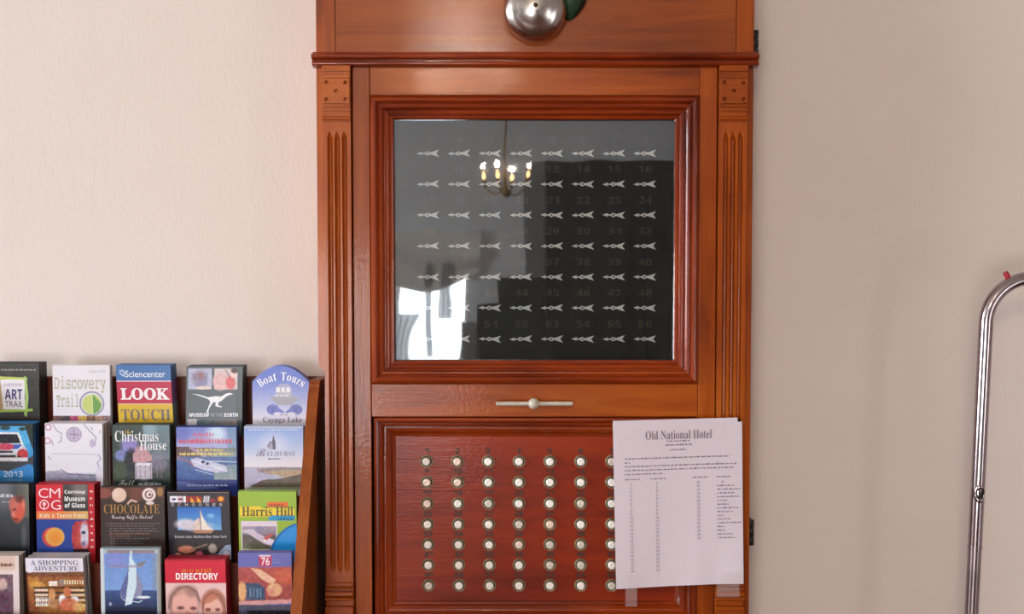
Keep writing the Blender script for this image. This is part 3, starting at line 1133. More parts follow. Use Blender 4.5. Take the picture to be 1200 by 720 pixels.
# front board under the lowest step
b = MB(); b.cbox(xl1, xr0, YR[3] - 0.022, YR[3] - 0.0105, 0.05, PZ(722, YR[3] - 0.02), 0.001); b.build('front_board', 'rack_wood', rack)


# ------------------------------------------------------------------ printed covers
KS = 1.6                                          # samples per photo pixel


class Canvas:
    """a small painted picture; coordinates in cover pixels (u right, v down)"""

    def __init__(self, w, h, c):
        self.w, self.h = w, h
        self.nx, self.ny = int(w * KS) + 1, int(h * KS) + 1
        self.U, self.V = np.meshgrid(np.linspace(0, w, self.nx), np.linspace(0, h, self.ny))
        self.a = np.zeros((self.ny, self.nx, 3)) + np.array(c, float)

    def mix(self, mask, c, alpha=1.0):
        m = (mask * alpha)[..., None]
        self.a = self.a * (1 - m) + np.array(c, float) * m
        return self

    def rect(self, x0, y0, x1, y1, c, al=1.0):
        return self.mix(((self.U >= x0) & (self.U <= x1) & (self.V >= y0) & (self.V <= y1)).astype(float), c, al)

    def grad(self, x0, y0, x1, y1, c0, c1, hor=False):
        m = (self.U >= x0) & (self.U <= x1) & (self.V >= y0) & (self.V <= y1)
        t = np.clip((self.U - x0) / (x1 - x0) if hor else (self.V - y0) / (y1 - y0), 0, 1)[..., None]
        col = np.array(c0, float) * (1 - t) + np.array(c1, float) * t
        self.a = np.where(m[..., None], col, self.a)
        return self

    def ell(self, cx, cy, rx, ry, c, al=1.0, soft=0.15, rot=0.0):
        du, dv = self.U - cx, self.V - cy
        cs, sn = math.cos(rot), math.sin(rot)
        q = np.hypot((du * cs + dv * sn) / rx, (-du * sn + dv * cs) / ry)
        return self.mix(np.clip((1 + soft / 2 - q) / soft, 0, 1), c, al)

    def ring(self, cx, cy, r, w, c, al=1.0):
        q = np.abs(np.hypot(self.U - cx, self.V - cy) - r)
        return self.mix(np.clip((w / 2 + 0.3 - q) / 0.6, 0, 1), c, al)

    def poly(self, pts, c, al=1.0):
        m = np.zeros(self.U.shape, bool)
        n = len(pts)
        for i in range(n):
            (x0, y0), (x1, y1) = pts[i], pts[(i + 1) % n]
            if y0 == y1:
                continue
            cond = ((y0 <= self.V) & (self.V < y1)) | ((y1 <= self.V) & (self.V < y0))
            m ^= cond & (self.U < x0 + (self.V - y0) * (x1 - x0) / (y1 - y0))
        return self.mix(m.astype(float), c, al)

    def line(self, pts, w, c, al=1.0):
        d = np.full(self.U.shape, 1e9)
        for (x0, y0), (x1, y1) in zip(pts, pts[1:]):
            L2 = (x1 - x0) ** 2 + (y1 - y0) ** 2 + 1e-9
            t = np.clip(((self.U - x0) * (x1 - x0) + (self.V - y0) * (y1 - y0)) / L2, 0, 1)
            d = np.minimum(d, np.hypot(self.U - x0 - t * (x1 - x0), self.V - y0 - t * (y1 - y0)))
        return self.mix(np.clip((w / 2 + 0.3 - d) / 0.6, 0, 1), c, al)

    def noise(self, x0, y0, x1, y1, amp, cell=2.0):
        gy, gx = int(self.h / cell) + 3, int(self.w / cell) + 3
        g = RNG.normal(0, 1, (gy, gx, 3)) * 0.6 + RNG.normal(0, 1, (gy, gx, 1)) * 0.8
        fx, fy = self.U / cell, self.V / cell
        i, j = fx.astype(int), fy.astype(int)
        tx, ty = (fx - i)[..., None], (fy - j)[..., None]
        n = g[j, i] * (1 - tx) * (1 - ty) + g[j, i + 1] * tx * (1 - ty) + g[j + 1, i] * (1 - tx) * ty + g[j + 1, i + 1] * tx * ty
        m = ((self.U >= x0) & (self.U <= x1) & (self.V >= y0) & (self.V <= y1))[..., None]
        self.a = np.clip(self.a + np.where(m, n * amp, 0), 3, 250)
        return self


def srgb_lin(a):
    a = np.clip(a, 0, 255) / 255.0
    return np.where(a <= 0.04045, a / 12.92, ((a + 0.055) / 1.055) ** 2.4)


def grid_print(cv, place, keep, parent, name='cover_print'):
    """the painted picture as a finely divided sheet of coloured ink"""
    me = bpy.data.meshes.new(name)
    org = parent.matrix_world.translation
    pts = np.array([place(u, v) for u, v in zip(cv.U.ravel(), cv.V.ravel())]) - np.array(org)
    nx, ny = cv.nx, cv.ny
    idx = np.arange(nx * ny).reshape(ny, nx)
    q = np.stack([idx[1:, :-1], idx[1:, 1:], idx[:-1, 1:], idx[:-1, :-1]], -1).reshape(-1, 4)
    if keep is not None:
        um, vm = (cv.U[:-1, :-1] + cv.U[1:, 1:]) / 2, (cv.V[:-1, :-1] + cv.V[1:, 1:]) / 2
        q = q[keep(um, vm).ravel()]
    me.from_pydata(pts.tolist(), [], q.tolist())
    a = me.color_attributes.new('ink', 'FLOAT_COLOR', 'POINT')
    c = np.concatenate([srgb_lin(cv.a.reshape(-1, 3)), np.ones((nx * ny, 1))], 1)
    a.data.foreach_set('color', c.ravel())
    me.materials.append(M['print'])
    o = bpy.data.objects.new(name, me)
    COL.objects.link(o)
    o.parent = parent
    bpy_update(o)
    return o


def arch_top(w, peak, sh):
    """outline of a leaflet whose head is an arch: list of (u, v)"""
    return [(w * i / 24, sh * (abs(2 * i / 24 - 1) ** 2.0)) for i in range(25)]


def brochure(row, x0, x1, ytop, label, group, paint, letters, body=(225, 222, 220), side=None, thick=0.0026, roll=0.0, sheaf=0.030, edge=(206, 200, 192),
             sheaf_label=None, arch=0.0, vis=86, dy=0.0, stripes=None):
    """one leaflet standing in the rack (photo-pixel edges x0..x1 and top), with its printed cover and lettering; the sheaf behind is one object"""
    Y = YR[row] + dy
    p = at(x0, ytop, Y)
    s = (at(x1, ytop, Y).x - p.x) / (x1 - x0)
    w = x1 - x0
    hpx = (p.z - (ztops[row] - HB)) / s
    tn = math.tan(math.radians(roll))

    def place(u, v, lift=0.0):
        return (p.x + (u + tn * v) * s, Y - lift, p.z - v * s)
    # body
    head = arch_top(w, 0, arch) if arch else [(0, 0), (w, 0)]
    outline = head + [(w, hpx), (0, hpx)]
    n = len(outline)

    def slab(mb, y0, y1, du, dv, inkf, inks):
        vs = [(place(u + du, v + dv)[0], y, place(u, v + dv)[2] if v < hpx else place(u, v)[2]) for y in (y0, y1) for u, v in outline]
        mb.add(vs, [tuple(range(n)), tuple(range(2 * n - 1, n - 1, -1))], 0, inkf)
        if stripes:
            for (v0, v1, c) in stripes:          # the fold at the right carries the cover's bands on
                a0, a1 = place(w + du, v0 + dv), place(w + du, v1 + dv)
                mb.add([(a0[0], y0, a0[2]), (a0[0], y1, a0[2]), (a1[0], y1, a1[2]), (a1[0], y0, a1[2])], [(0, 1, 2, 3)], 0, c)
            rest = [(i, (i + 1) % n, n + (i + 1) % n, n + i) for i in range(n) if i != len(head) - 1]
        else:
            rest = [(i, (i + 1) % n, n + (i + 1) % n, n + i) for i in range(n)]
        mb.add(vs, rest, 0, inks)
    mb = MB()
    slab(mb, Y, Y + thick, 0, 0, body, side or edge)
    o = mb.build('brochure', 'print', None, origin=(p.x, Y, p.z), flip_check=False)
    tag(o, label, 'brochure', group)
    if paint:
        cv = Canvas(w, vis, body)
        paint(cv)
        keep = None
        if arch:
            keep = lambda U, V: V > arch * (np.abs(2 * U / w - 1) ** 2.0) + 0.2
        grid_print(cv, lambda u, v: place(u, v, 0.00025), keep, o)
    if letters:
        lt = Lettering()
        letters(lt, lambda u, v: place(u, v, 0.0005))
        if lt.v:
            lt.build('cover_print_mark', 'print', o, flip_check=False)
        for m_ in lt.lines:
            m_.build('cover_lettering', 'print', o, flip_check=False)
        for m_ in lt.small:
            m_.build('cover_small_print', 'print', o, flip_check=False)
    if sheaf > 0:
        mb = MB()
        y = Y + thick + 0.0004
        r = random.Random(x0 * 7 + row)
        while y < YR[row] + sheaf - 0.002:
            slab(mb, y, y + 0.0022, r.uniform(-0.5, 0.5), r.uniform(-0.7, 0.5), body, side or edge)
            y += 0.0026
        sh = mb.build('brochure_sheaf', 'print', None, origin=(p.x, Y + thick, p.z), flip_check=False)
        tag(sh, sheaf_label, 'brochures', None, 'stuff')
    return o


ROWS = ['brochures in the top row', 'brochures in the second row', 'brochures in the third row', 'brochures in the fourth row']

# ---- top row
def art(c):
    c.grad(0, 0, 68, 40, (74, 74, 70), (58, 58, 56)); c.grad(0, 40, 68, 86, (58, 58, 56), (34, 32, 30))
    c.noise(0, 0, 68, 86, 4, 5)
    c.line([(-2, 16), (52, 18.5)], 3.4, (196, 206, 110)); c.line([(51, 17), (53, 40), (51, 60)], 3.4, (172, 204, 118))
    c.line([(-2, 57), (58, 55)], 3.2, (150, 186, 80)); c.line([(51, 52), (51.5, 62)], 2, (150, 190, 90))
    c.rect(0, 19, 50, 54.5, (232, 228, 234)); c.poly([(0, 19), (22, 19), (25, 55), (0, 55)], (176, 150, 110))


def art_t(mb, P):
    put_dashes(mb, 20, 64, 7.5, 2.0, P, (160, 158, 158), 3)
    put_dashes(mb, 26, 47, 25, 4.0, P, (206, 190, 214), 4)
    T(mb, 'ART', (27, 30.5, 47.5, 42.5), P, 'sansbold', 0.0, (66, 62, 126))
    T(mb, 'TRAIL', (27, 44.5, 48.5, 51.5), P, 'sans', 0.0, (74, 72, 104))


brochure(0, -22, 45.5, 426, 'charcoal brochure with ART TRAIL on a white square edged in lime green', ROWS[0], art, art_t, (60, 60, 58), (28, 27, 26), sheaf=0.036,
         edge=(40, 38, 36), sheaf_label='dark stack of spare brochures behind the charcoal ART TRAIL one')


def disc(c):
    c.grad(0, 0, 67, 60, (232, 226, 232), (226, 222, 234))
    c.ell(45.5, 45, 14.6, 14.6, (150, 146, 170), soft=0.05); c.ell(45.5, 45, 12.6, 12.6, (224, 224, 232), soft=0.05)
    c.ell(45.5, 45.5, 11.4, 11.4, (196, 206, 122), soft=0.06)
    c.poly([(46, 33), (57, 45.5), (54, 54), (46, 58)], (112, 160, 84))
    c.line([(46, 33), (46.5, 58)], 0.8, (216, 222, 190))
    for i, k in enumerate(((120, 88, 84), (90, 80, 86), (186, 86, 120), (208, 170, 92), (130, 96, 76), (176, 140, 126), (150, 130, 128))):
        c.rect(i * 9.8, 59.5, i * 9.8 + 9.8, 86, k)
    c.noise(0, 59.5, 67, 86, 14, 2)


def disc_t(mb, P):
    T(mb, 'Discovery', (2, 12, 62, 32), P, 'thin', -0.006, (176, 170, 132))
    T(mb, 'Trail', (4, 33, 30, 49), P, 'thin', -0.006, (164, 176, 136))
    put_dashes(mb, 43, 62, 6.5, 3.4, P, (206, 200, 214), 8)


brochure(0, 61.5, 128.5, 428.5, 'white brochure titled Discovery Trail with a green disc and a strip of small photos', ROWS[0], disc, disc_t, (228, 222, 230), sheaf=0.012, roll=0.0,
         sheaf_label='stack of spare white brochures behind the Discovery Trail one')


def sci(c):
    c.rect(0, 0, 67, 18, (66, 112, 172)); c.rect(0, 17.6, 67, 19.2, (226, 200, 214))
    c.rect(0, 19.2, 67, 44.8, (186, 42, 74)); c.rect(0, 44.8, 67, 46.2, (222, 190, 150))
    c.rect(0, 46.2, 67, 86, (214, 176, 44))
    c.line([(4.5, 6.5), (8, 5.8), (9, 8.5)], 1.6, (190, 206, 230)); c.line([(4.5, 9), (8.5, 12.5), (10, 10)], 1.6, (190, 206, 230))


def sci_t(mb, P):
    T(mb, 'Sciencenter', (10.5, 6, 58, 14), P, 'sans', 0.012, (214, 222, 238))
    T(mb, 'LOOK', (4, 26.5, 61, 40.5), P, 'serif', 0.02, (244, 234, 238))
    T(mb, 'TOUCH', (3.5, 51.5, 61, 65), P, 'serif', 0.0, (112, 100, 96))


brochure(0, 135.5, 199.5, 428.5, 'blue, red and yellow striped brochure reading LOOK and TOUCH', ROWS[0], sci, sci_t, (66, 112, 172), sheaf=0.036, roll=2.4,
         stripes=[(0, 18, (48, 78, 120)), (18, 45, (150, 28, 56)), (45, 86, (176, 142, 34)), (86, 150, (176, 142, 34))], edge=(90, 110, 140),
         sheaf_label='stack of spare blue, red and yellow brochures behind the LOOK and TOUCH one')


def mus(c):
    c.grad(0, 0, 66, 70, (74, 84, 88), (88, 98, 106)); c.rect(58, 0, 67, 86, (70, 82, 82))
    c.rect(2.5, 2.5, 30, 26.5, (176, 178, 204)); c.ell(16, 14, 9, 9, (128, 110, 132), 0.9, 0.6); c.ell(16.5, 10, 3, 3.5, (150, 100, 104)); c.rect(10, 16, 24, 22, (140, 132, 166))
    c.ell(20, 25, 9, 2, (226, 204, 196)); c.line([(6, 8), (14, 13)], 1, (140, 120, 140))
    c.rect(33, 2.5, 60, 26.5, (208, 196, 196)); c.ell(40, 17, 9, 11, (222, 178, 178), 1, 0.3); c.ring(41, 15, 6, 1.2, (190, 160, 164), 0.8)
    c.ell(52, 19, 5.5, 8, (216, 96, 96), 1, 0.4); c.ell(55, 8, 4, 5, (232, 200, 190), 1, 0.3); c.ell(56.5, 4.6, 4.2, 3, (70, 46, 52), 1, 0.4); c.line([(46, 4), (51, 12)], 1.4, (110, 70, 90), .7)
    c.noise(2.5, 2.5, 30, 26.5, 7, 2); c.noise(33, 2.5, 60, 26.5, 6, 2)
    c.rect(2, 62, 13, 69, (206, 192, 196)); c.grad(13, 62, 60, 70, (86, 104, 116), (140, 126, 120), True); c.noise(2, 62, 60, 70, 8, 2)


DINO = [(6, 32.0), (14, 32.6), (21, 34.4), (25.5, 36), (30, 35.2), (36, 34.6), (41, 35.2), (44, 33.4), (47, 31.6), (51, 30.8), (54, 31.4), (54.6, 32.6), (50.5, 33.4), (47, 35.2),
        (44, 38), (41.5, 40.4), (38.6, 41.6), (37.5, 44.4), (39, 46), (42.4, 46.6), (41.8, 47.8), (37, 47.2), (34.2, 46), (35.2, 42.6), (32.6, 41.4), (30, 44.6), (27.6, 48.4), (26.2, 53.4),
        (27.6, 54.4), (24.2, 54.2), (24.6, 52.2), (26.2, 47.4), (28, 43.6), (28.2, 40.4), (26.2, 38.4), (21, 36.2), (13, 33.4)]


def flat_poly(mb, pts, P, ink):
    bm = bmesh.new()
    f = bm.faces.new([bm.verts.new((u, -v, 0)) for u, v in pts])
    bmesh.ops.triangulate(bm, faces=[f])
    bm.verts.index_update()
    mb.add([P(v.co.x, -v.co.y) for v in bm.verts], [[v.index for v in f.verts] for f in bm.faces], 0, ink)
    bm.free()


def mus_t(mb, P):
    flat_poly(mb, DINO, P, (236, 234, 238))
    T(mb, 'MUSEUM', (4, 54.5, 27, 59), P, 'sansbold', 0.02, (230, 230, 236))
    T(mb, 'OF THE', (29, 54.8, 43, 58.8), P, 'sans', 0.0, (176, 184, 194))
    T(mb, 'EARTH', (45, 54.5, 61, 59), P, 'sansbold', 0.02, (230, 230, 236))


brochure(0, 218.5, 284.5, 430, 'slate grey brochure with a white dinosaur below two small photos', ROWS[0], mus, mus_t, (78, 88, 92), (36, 38, 38), sheaf=0.032, roll=-1.3, edge=(44, 46, 46),
         sheaf_label='dark stack of spare brochures behind the white dinosaur one')


def boat(c):
    c.grad(0, 0, 68, 86, (86, 108, 196), (86, 108, 196)); c.grad(0, 18, 68, 62, (104, 122, 202), (214, 208, 224)); c.rect(0, 62, 68, 86, (214, 206, 216))
    c.ell(38, 39, 15, 4.2, (150, 146, 162)); c.poly([(20, 37), (54, 37), (47, 46), (29, 46)], (158, 154, 166)); c.rect(28, 27, 46, 37, (176, 172, 186)); c.ell(37, 27, 9, 6, (170, 170, 190), .8)
    for x in (29, 35, 41):
        c.rect(x - 1, 25.5, x + 3, 31, (226, 224, 230)); c.rect(x - 3, 34, x + 1, 35.4, (226, 224, 230))
    for s, cx in ((1, 24), (-1, 51)):
        c.ell(cx, 51.5, 7.2, 6, (70, 82, 166), 1, .2); c.ring(cx, 51.5, 4.5, 0.8, (150, 160, 210), .8); c.ring(cx, 51.5, 2.2, 0.7, (150, 160, 210), .7)
        c.poly([(cx + s * 5, 48), (38, 55), (cx + s * 6, 57)], (96, 108, 184))
        c.ell(cx + s * 5.5, 56.5, 5, 2, (214, 206, 220))
    c.noise(0, 0, 68, 86, 2.5, 3)


def boat_t(mb, P):
    # lettering bent round the arch
    s = 'Boat Tours'
    ws = [5.6, 5.0, 4.8, 3.4, 3.2, 5.6, 5.0, 5.0, 3.6, 4.2]
    tot = sum(ws) + 9 * 0.75
    R_, cx_, cy_ = 39.0, 34.0, 56.0
    d = -tot / 2
    for ch, w_ in zip(s, ws):
        if ch != ' ':
            v, f, asp = text_shape(ch, 'serif', 0.0)
            th = (d + w_ / 2) / R_
            h = 9.6 if ch in 'BTt' else 6.8
            pts = []
            for a_, b_ in v:
                x, y = (a_ - 0.5) * w_ * 1.05, R_ + b_ * h
                pts.append(P(cx_ + y * math.sin(th) + x * math.cos(th), cy_ - y * math.cos(th) + x * math.sin(th)))
            mb.add(pts, f, 0, (236, 236, 244))
        d += w_ + 0.75
    T(mb, 'Cayuga Lake', (12, 60, 58, 68.5), P, 'serif', -0.006, (92, 82, 112))
    put_dashes(mb, 32, 41, 57.5, 2, P, (150, 146, 170), 5)


brochure(0, 295.5, 361.8, 429, 'blue arch-topped brochure for boat tours with a small boat above two waves', ROWS[0], boat, boat_t, (120, 130, 200), sheaf=0.020, arch=19.0, edge=(70, 84, 160),
         sheaf_label='stack of spare arch-topped brochures behind the boat tours one')

# ---- second row
def car(c):
    c.grad(0, 0, 62, 80, (74, 160, 214), (52, 130, 196)); c.ell(44, 10, 26, 14, (84, 168, 222)); c.rect(0, 0, 62, 3, (46, 50, 56)); c.poly([(48, 0), (62, 0), (62, 50), (58, 30)], (44, 52, 44)); c.ell(46, 6, 4, 2.2, (44, 70, 66)); c.ell(26, 5, 6, 2.4, (50, 74, 80))
    c.poly([(0, 40), (54, 40), (62, 34), (62, 52), (30, 58), (0, 50)], (66, 68, 76))
    c.poly([(0, 10), (42, 10), (47, 24), (51, 31), (52, 44), (0, 44)], (204, 206, 216))
    c.poly([(0, 12), (40, 12), (44, 23), (0, 23)], (42, 40, 50)); c.line([(0, 11), (41, 11), (46, 24)], 1.4, (226, 226, 230))
    c.poly([(0, 24), (46, 24), (40, 30), (0, 29)], (60, 90, 176)); c.ell(26, 27, 10, 4, (196, 70, 96)); c.ell(46, 36, 6.5, 6.5, (190, 62, 70)); c.ell(42, 40, 3, 3, (96, 40, 46)); c.rect(0, 32, 34, 34.5, (70, 64, 74)); c.rect(0, 36.5, 38, 40, (56, 50, 58))
    c.rect(0, 40, 52, 43, (222, 220, 226)); c.noise(0, 10, 54, 44, 12, 1.6)
    c.poly([(0, 52), (28, 56), (54, 47), (58, 50), (58, 86), (0, 86)], (54, 136, 206))


def car_t(mb, P):
    T(mb, '2013', (23, 55.5, 46, 63), P, 'sansbold', 0.01, (176, 204, 232))
    put_dashes(mb, 23, 46, 66, 2.4, P, (120, 176, 220), 4)


brochure(1, -20, 38.5, 497, 'blue brochure dated 2013 with a red, white and blue rally car', ROWS[1], car, car_t, (52, 130, 196), (22, 20, 20), sheaf=0.036, edge=(26, 24, 24),
         sheaf_label='dark stack of spare brochures behind the rally car one')


def lacy(c):
    c.grad(0, 0, 68, 52, (234, 230, 238), (222, 218, 230)); c.ell(34, 12.5, 9, 8.6, (196, 182, 206)); c.ring(34, 12.5, 8.4, 0.9, (160, 142, 176)); c.line([(34, 6), (34, 18)], 1.2, (150, 130, 170)); c.line([(29, 12), (39, 13)], 1.2, (150, 130, 170)); c.ring(34, 12.5, 4.5, 0.7, (166, 150, 184), .8)
    for pts in ([(10, 1), (14, 8), (20, 12)], [(19, 14), (19, 20), (16, 22)], [(46, 1), (52, 8), (60, 16), (58, 26)], [(62, 36), (65, 41), (61, 46), (63, 51)], [(3, 38), (6, 42)], [(8, 20), (9, 25)], [(54, 4), (56, 7)], [(65, 8), (64, 11)]):
        c.line(pts, 1.1, (140, 128, 166), .85)
    for cx, cy in ((4, 4), (3, 20)):
        c.ring(cx, cy, 3.4, 1.2, (196, 108, 150), .9)
    c.ell(55, 23, 3, 5, (170, 150, 196), .6)
    c.line([(7, 35), (60, 36)], 0.7, (170, 160, 186), .8)
    c.grad(0, 58, 68, 72, (196, 194, 214), (96, 98, 124)); c.poly([(0, 56), (16, 55), (24, 59), (60, 62), (68, 60), (68, 64), (0, 66)], (150, 146, 172), .8); c.line([(18, 54), (26, 59), (58, 61)], 1.2, (96, 92, 120)); c.noise(0, 56, 60, 80, 9, 2); c.rect(60, 52, 68, 86, (214, 208, 224))


brochure(1, 52.5, 120, 497, 'white brochure with thin mauve flourishes, a round crest and a lake view', ROWS[1], lacy, None, (226, 220, 230), (150, 136, 134), sheaf=0.034, edge=(158, 144, 140),
         sheaf_label='stack of spare white brochures behind the mauve flourished one')


def xmas(c):
    c.grad(0, 0, 68, 80, (60, 74, 70), (44, 54, 50)); c.grad(36, 0, 68, 40, (104, 128, 136), (96, 110, 120)); c.ell(44, 4, 8, 10, (150, 176, 190), .7, .8)
    c.ell(20, 24, 10, 10, (140, 132, 196), 1, .5); c.ell(10, 36, 7, 7, (130, 140, 196), .9, .5); c.ell(22, 42, 8, 14, (34, 34, 44), .9, .4); c.ell(54, 44, 11, 12, (130, 124, 146), .8, .7)
    c.ell(34, 36, 9, 12, (190, 146, 160), 1, .4); c.rect(26, 44, 46, 64, (170, 160, 180)); c.poly([(24, 34), (36, 28), (46, 36), (46, 42), (24, 44)], (196, 150, 156)); c.rect(28, 45, 44, 48, (230, 222, 230)); c.ell(36, 56, 8, 9, (200, 196, 206), .7, .6)
    for x in (27, 32, 38, 44, 52, 57):
        c.line([(x, 48), (x, 62)], 0.9, (150, 112, 130), .8)
    c.ell(8, 56, 8, 12, (70, 82, 60), .8, .6); c.noise(0, 18, 68, 80, 11, 1.7)
    c.rect(0, 66, 68, 86, (34, 44, 44), .8)


def xmas_t(mb, P):
    T(mb, 'the', (15, 5.5, 21.5, 10), P, 'script', 0.0, (214, 176, 84))
    T(mb, 'Christmas', (3, 6.5, 54, 19.5), P, 'serif', -0.006, (232, 232, 232))
    T(mb, 'House', (32, 18, 63.5, 29.5), P, 'serif', -0.002, (228, 228, 234))
    T(mb, 'Full', (7, 65, 25, 71), P, 'script', 0.0, (186, 190, 190))
    put_dashes(mb, 30, 56, 69, 4, P, (176, 180, 182), 6)


brochure(1, 131.5, 198.5, 498.5, 'dark green brochure titled The Christmas House with a pale house photo', ROWS[1], xmas, xmas_t, (52, 64, 60), (66, 82, 74), sheaf=0.026, edge=(70, 80, 74),
         sheaf_label='stack of spare brochures behind The Christmas House one')


def cruise(c):
    c.grad(0, 0, 71, 24, (108, 124, 196), (170, 170, 216)); c.ell(47, 8, 11, 10, (206, 224, 240), .9, .9); c.ell(6, 8, 10, 9, (86, 96, 178), .6, .8); c.grad(60, 0, 71, 40, (96, 128, 170), (150, 170, 190)); c.ell(30, 14, 12, 4, (196, 130, 166), .5, .8)
    c.grad(0, 24, 71, 40, (120, 96, 112), (150, 156, 160)); c.poly([(0, 23), (16, 23), (24, 30), (36, 38), (0, 34)], (96, 70, 76)); c.grad(40, 24, 71, 42, (120, 128, 128), (146, 166, 170)); c.line([(16, 24), (38, 38)], 3, (176, 156, 180), .8)
    c.grad(0, 35, 71, 62, (86, 110, 160), (52, 84, 150)); c.grad(44, 44, 71, 64, (120, 140, 160), (150, 160, 160)); c.line([(38, 40), (71, 41)], 1, (214, 222, 232))
    c.poly([(16, 38), (24, 36), (40, 40), (58, 46), (60, 52), (46, 54), (30, 50), (20, 46)], (196, 196, 222)); c.line([(20, 40), (44, 46), (58, 52)], 1.5, (226, 228, 238)); c.line([(0, 36), (14, 40), (20, 46)], 2, (196, 100, 96), .6); c.ell(31, 41, 2.2, 1.8, (40, 44, 80)); c.ell(36, 43, 2, 1.6, (56, 60, 100)); c.line([(22, 50), (42, 56)], 1.2, (206, 214, 232), .8)
    c.noise(0, 22, 71, 64, 9, 2)
    c.rect(0, 62, 71, 86, (40, 54, 120)); c.poly([(0, 63), (40, 70), (52, 72), (0, 76)], (110, 126, 186), .7)


def cruise_t(mb, P):
    put_dashes(mb, 20, 44, 8, 4.5, P, (206, 110, 150), 11)
    put_dashes(mb, 3, 67, 16, 6.0, P, (216, 84, 110), 12)
    put_dashes(mb, 24, 54, 26.5, 3.6, P, (224, 200, 120), 13)
    put_dashes(mb, 4, 66, 31, 4.0, P, (232, 214, 130), 14)
    put_dashes(mb, 12, 60, 68.5, 2.2, P, (190, 196, 226), 15)


brochure(1, 206.5, 277, 501, 'blue brochure with red and yellow headlines over a white motorboat on water', ROWS[1], cruise, cruise_t, (60, 80, 150), (30, 40, 92), sheaf=0.018, edge=(60, 70, 120),
         sheaf_label='stack of spare blue brochures behind the motorboat one')


def bel(c):
    c.grad(0, 0, 68, 34, (120, 150, 214), (196, 204, 226)); c.grad(0, 34, 68, 48, (206, 206, 222), (226, 216, 224)); c.ell(34, 22, 15, 13, (206, 208, 230), .7, .9); c.rect(0, 0, 68, 2, (176, 180, 196))
    c.poly([(33.5, 11), (34.6, 11), (36.6, 19), (37, 27), (33.4, 27), (33, 19)], (74, 64, 84)); c.ell(31, 23, 4, 4, (120, 110, 132), .5, .5); c.line([(28, 24), (31, 18), (34, 20)], 1.2, (110, 98, 120))
    c.rect(0, 48, 68, 76, (176, 170, 194)); c.poly([(14, 50), (40, 48), (68, 49), (68, 60), (40, 58), (16, 54)], (140, 126, 128)); c.poly([(20, 53), (68, 51), (68, 62), (46, 60)], (176, 148, 124)); c.poly([(8, 70), (22, 63), (40, 62), (68, 56), (68, 76), (6, 76)], (96, 82, 72)); c.noise(12, 50, 68, 76, 10, 2)
    c.rect(0, 72, 68, 75, (130, 140, 120)); c.rect(0, 75, 68, 86, (170, 172, 176))


def bel_t(mb, P):
    put_dashes(mb, 5, 64, 3.8, 1.8, P, (214, 220, 238), 9)
    T(mb, 'B', (14, 26, 25, 35.5), P, 'script', 0.0, (126, 110, 138))
    T(mb, 'ELHURST', (26.5, 29.5, 60, 35), P, 'serif', -0.012, (130, 118, 146))
    put_dashes(mb, 28, 42, 38, 2.4, P, (100, 84, 104), 19)


brochure(1, 286, 355, 500, 'pale blue brochure with a small tower and a hazy lake shore', ROWS[1], bel, bel_t, (180, 190, 220), sheaf=0.020, edge=(150, 150, 160),
         sheaf_label='stack of spare pale blue brochures behind the small tower one')

# ---- third row
def face(c):
    c.grad(0, 0, 64, 86, (92, 96, 104), (40, 44, 52)); c.grad(50, 0, 64, 40, (110, 110, 104), (96, 98, 92)); c.ell(36, 10, 12, 18, (120, 122, 132), .6, .9); c.ell(49, 22, 9, 26, (60, 62, 62), .5, .9)
    c.ell(51, 30, 8.2, 15.5, (206, 92, 74), 1, .35, 0.12); c.ell(46, 24, 6, 9, (200, 110, 100), .9, .6); c.ell(46.5, 30, 2.2, 1.6, (110, 52, 46), .9, .8); c.ell(45, 36, 2.4, 3, (214, 130, 120), .9, .6); c.ell(48, 42, 3.2, 1.5, (120, 44, 44), .9, .8); c.ell(52.5, 18, 5, 4, (70, 46, 44), .7, .8); c.ell(57, 24, 1.8, 6, (226, 140, 120), .6, .8)
    c.ell(57, 62, 3, 14, (120, 122, 118), .5, .9)


def face_t(mb, P):
    put_dashes(mb, 30, 45, 13.5, 4.6, P, (206, 206, 214), 22)
    put_dashes(mb, 32, 41, 21, 1.6, P, (170, 170, 180), 23)


brochure(2, -30, 33.5, 567.5, 'grey brochure with an orange lit face in profile', ROWS[2], face, face_t, (60, 64, 70), (22, 22, 22), sheaf=0.024, edge=(26, 26, 26),
         sheaf_label='dark stack of spare brochures behind the orange lit face one')


def glassm(c):
    c.rect(0, 0, 32, 33, (206, 44, 58)); c.grad(32, 0, 61, 33, (70, 66, 64), (60, 56, 56)); c.ell(52, 6, 10, 12, (150, 140, 134), .6, .9); c.ell(36, 20, 6, 10, (30, 28, 30), .7, .9)
    c.rect(0, 32, 61, 41, (226, 122, 66)); c.grad(24, 32, 61, 41, (226, 130, 70), (214, 176, 110), True)
    c.rect(0, 41, 61, 86, (40, 66, 146)); c.ell(19, 62.5, 12.6, 11.8, (206, 74, 70), 1, .1); c.ell(21.5, 62, 11, 10.6, (222, 160, 72), 1, .15); c.ell(22, 63, 6, 6, (230, 130, 52), .7, .9); c.ring(21.5, 62, 10.6, .9, (214, 190, 160), .5)
    c.poly([(42, 50), (46, 44), (61, 42), (61, 80), (44, 80), (41, 66)], (170, 54, 56)); c.ell(56, 60, 5.5, 15, (206, 196, 214), 1, .5); c.ell(55, 57, 2.6, 2, (50, 52, 90)); c.ell(49, 62, 3, 10, (196, 84, 76), .8, .6); c.ell(55, 70, 2.6, 3, (90, 70, 120), .7, .6); c.rect(43, 76, 61, 86, (46, 26, 34)); c.noise(41, 42, 61, 80, 10, 2)
    c.rect(61, 0, 69, 86, (186, 34, 46)); c.rect(60.4, 0, 61.2, 86, (120, 24, 34))


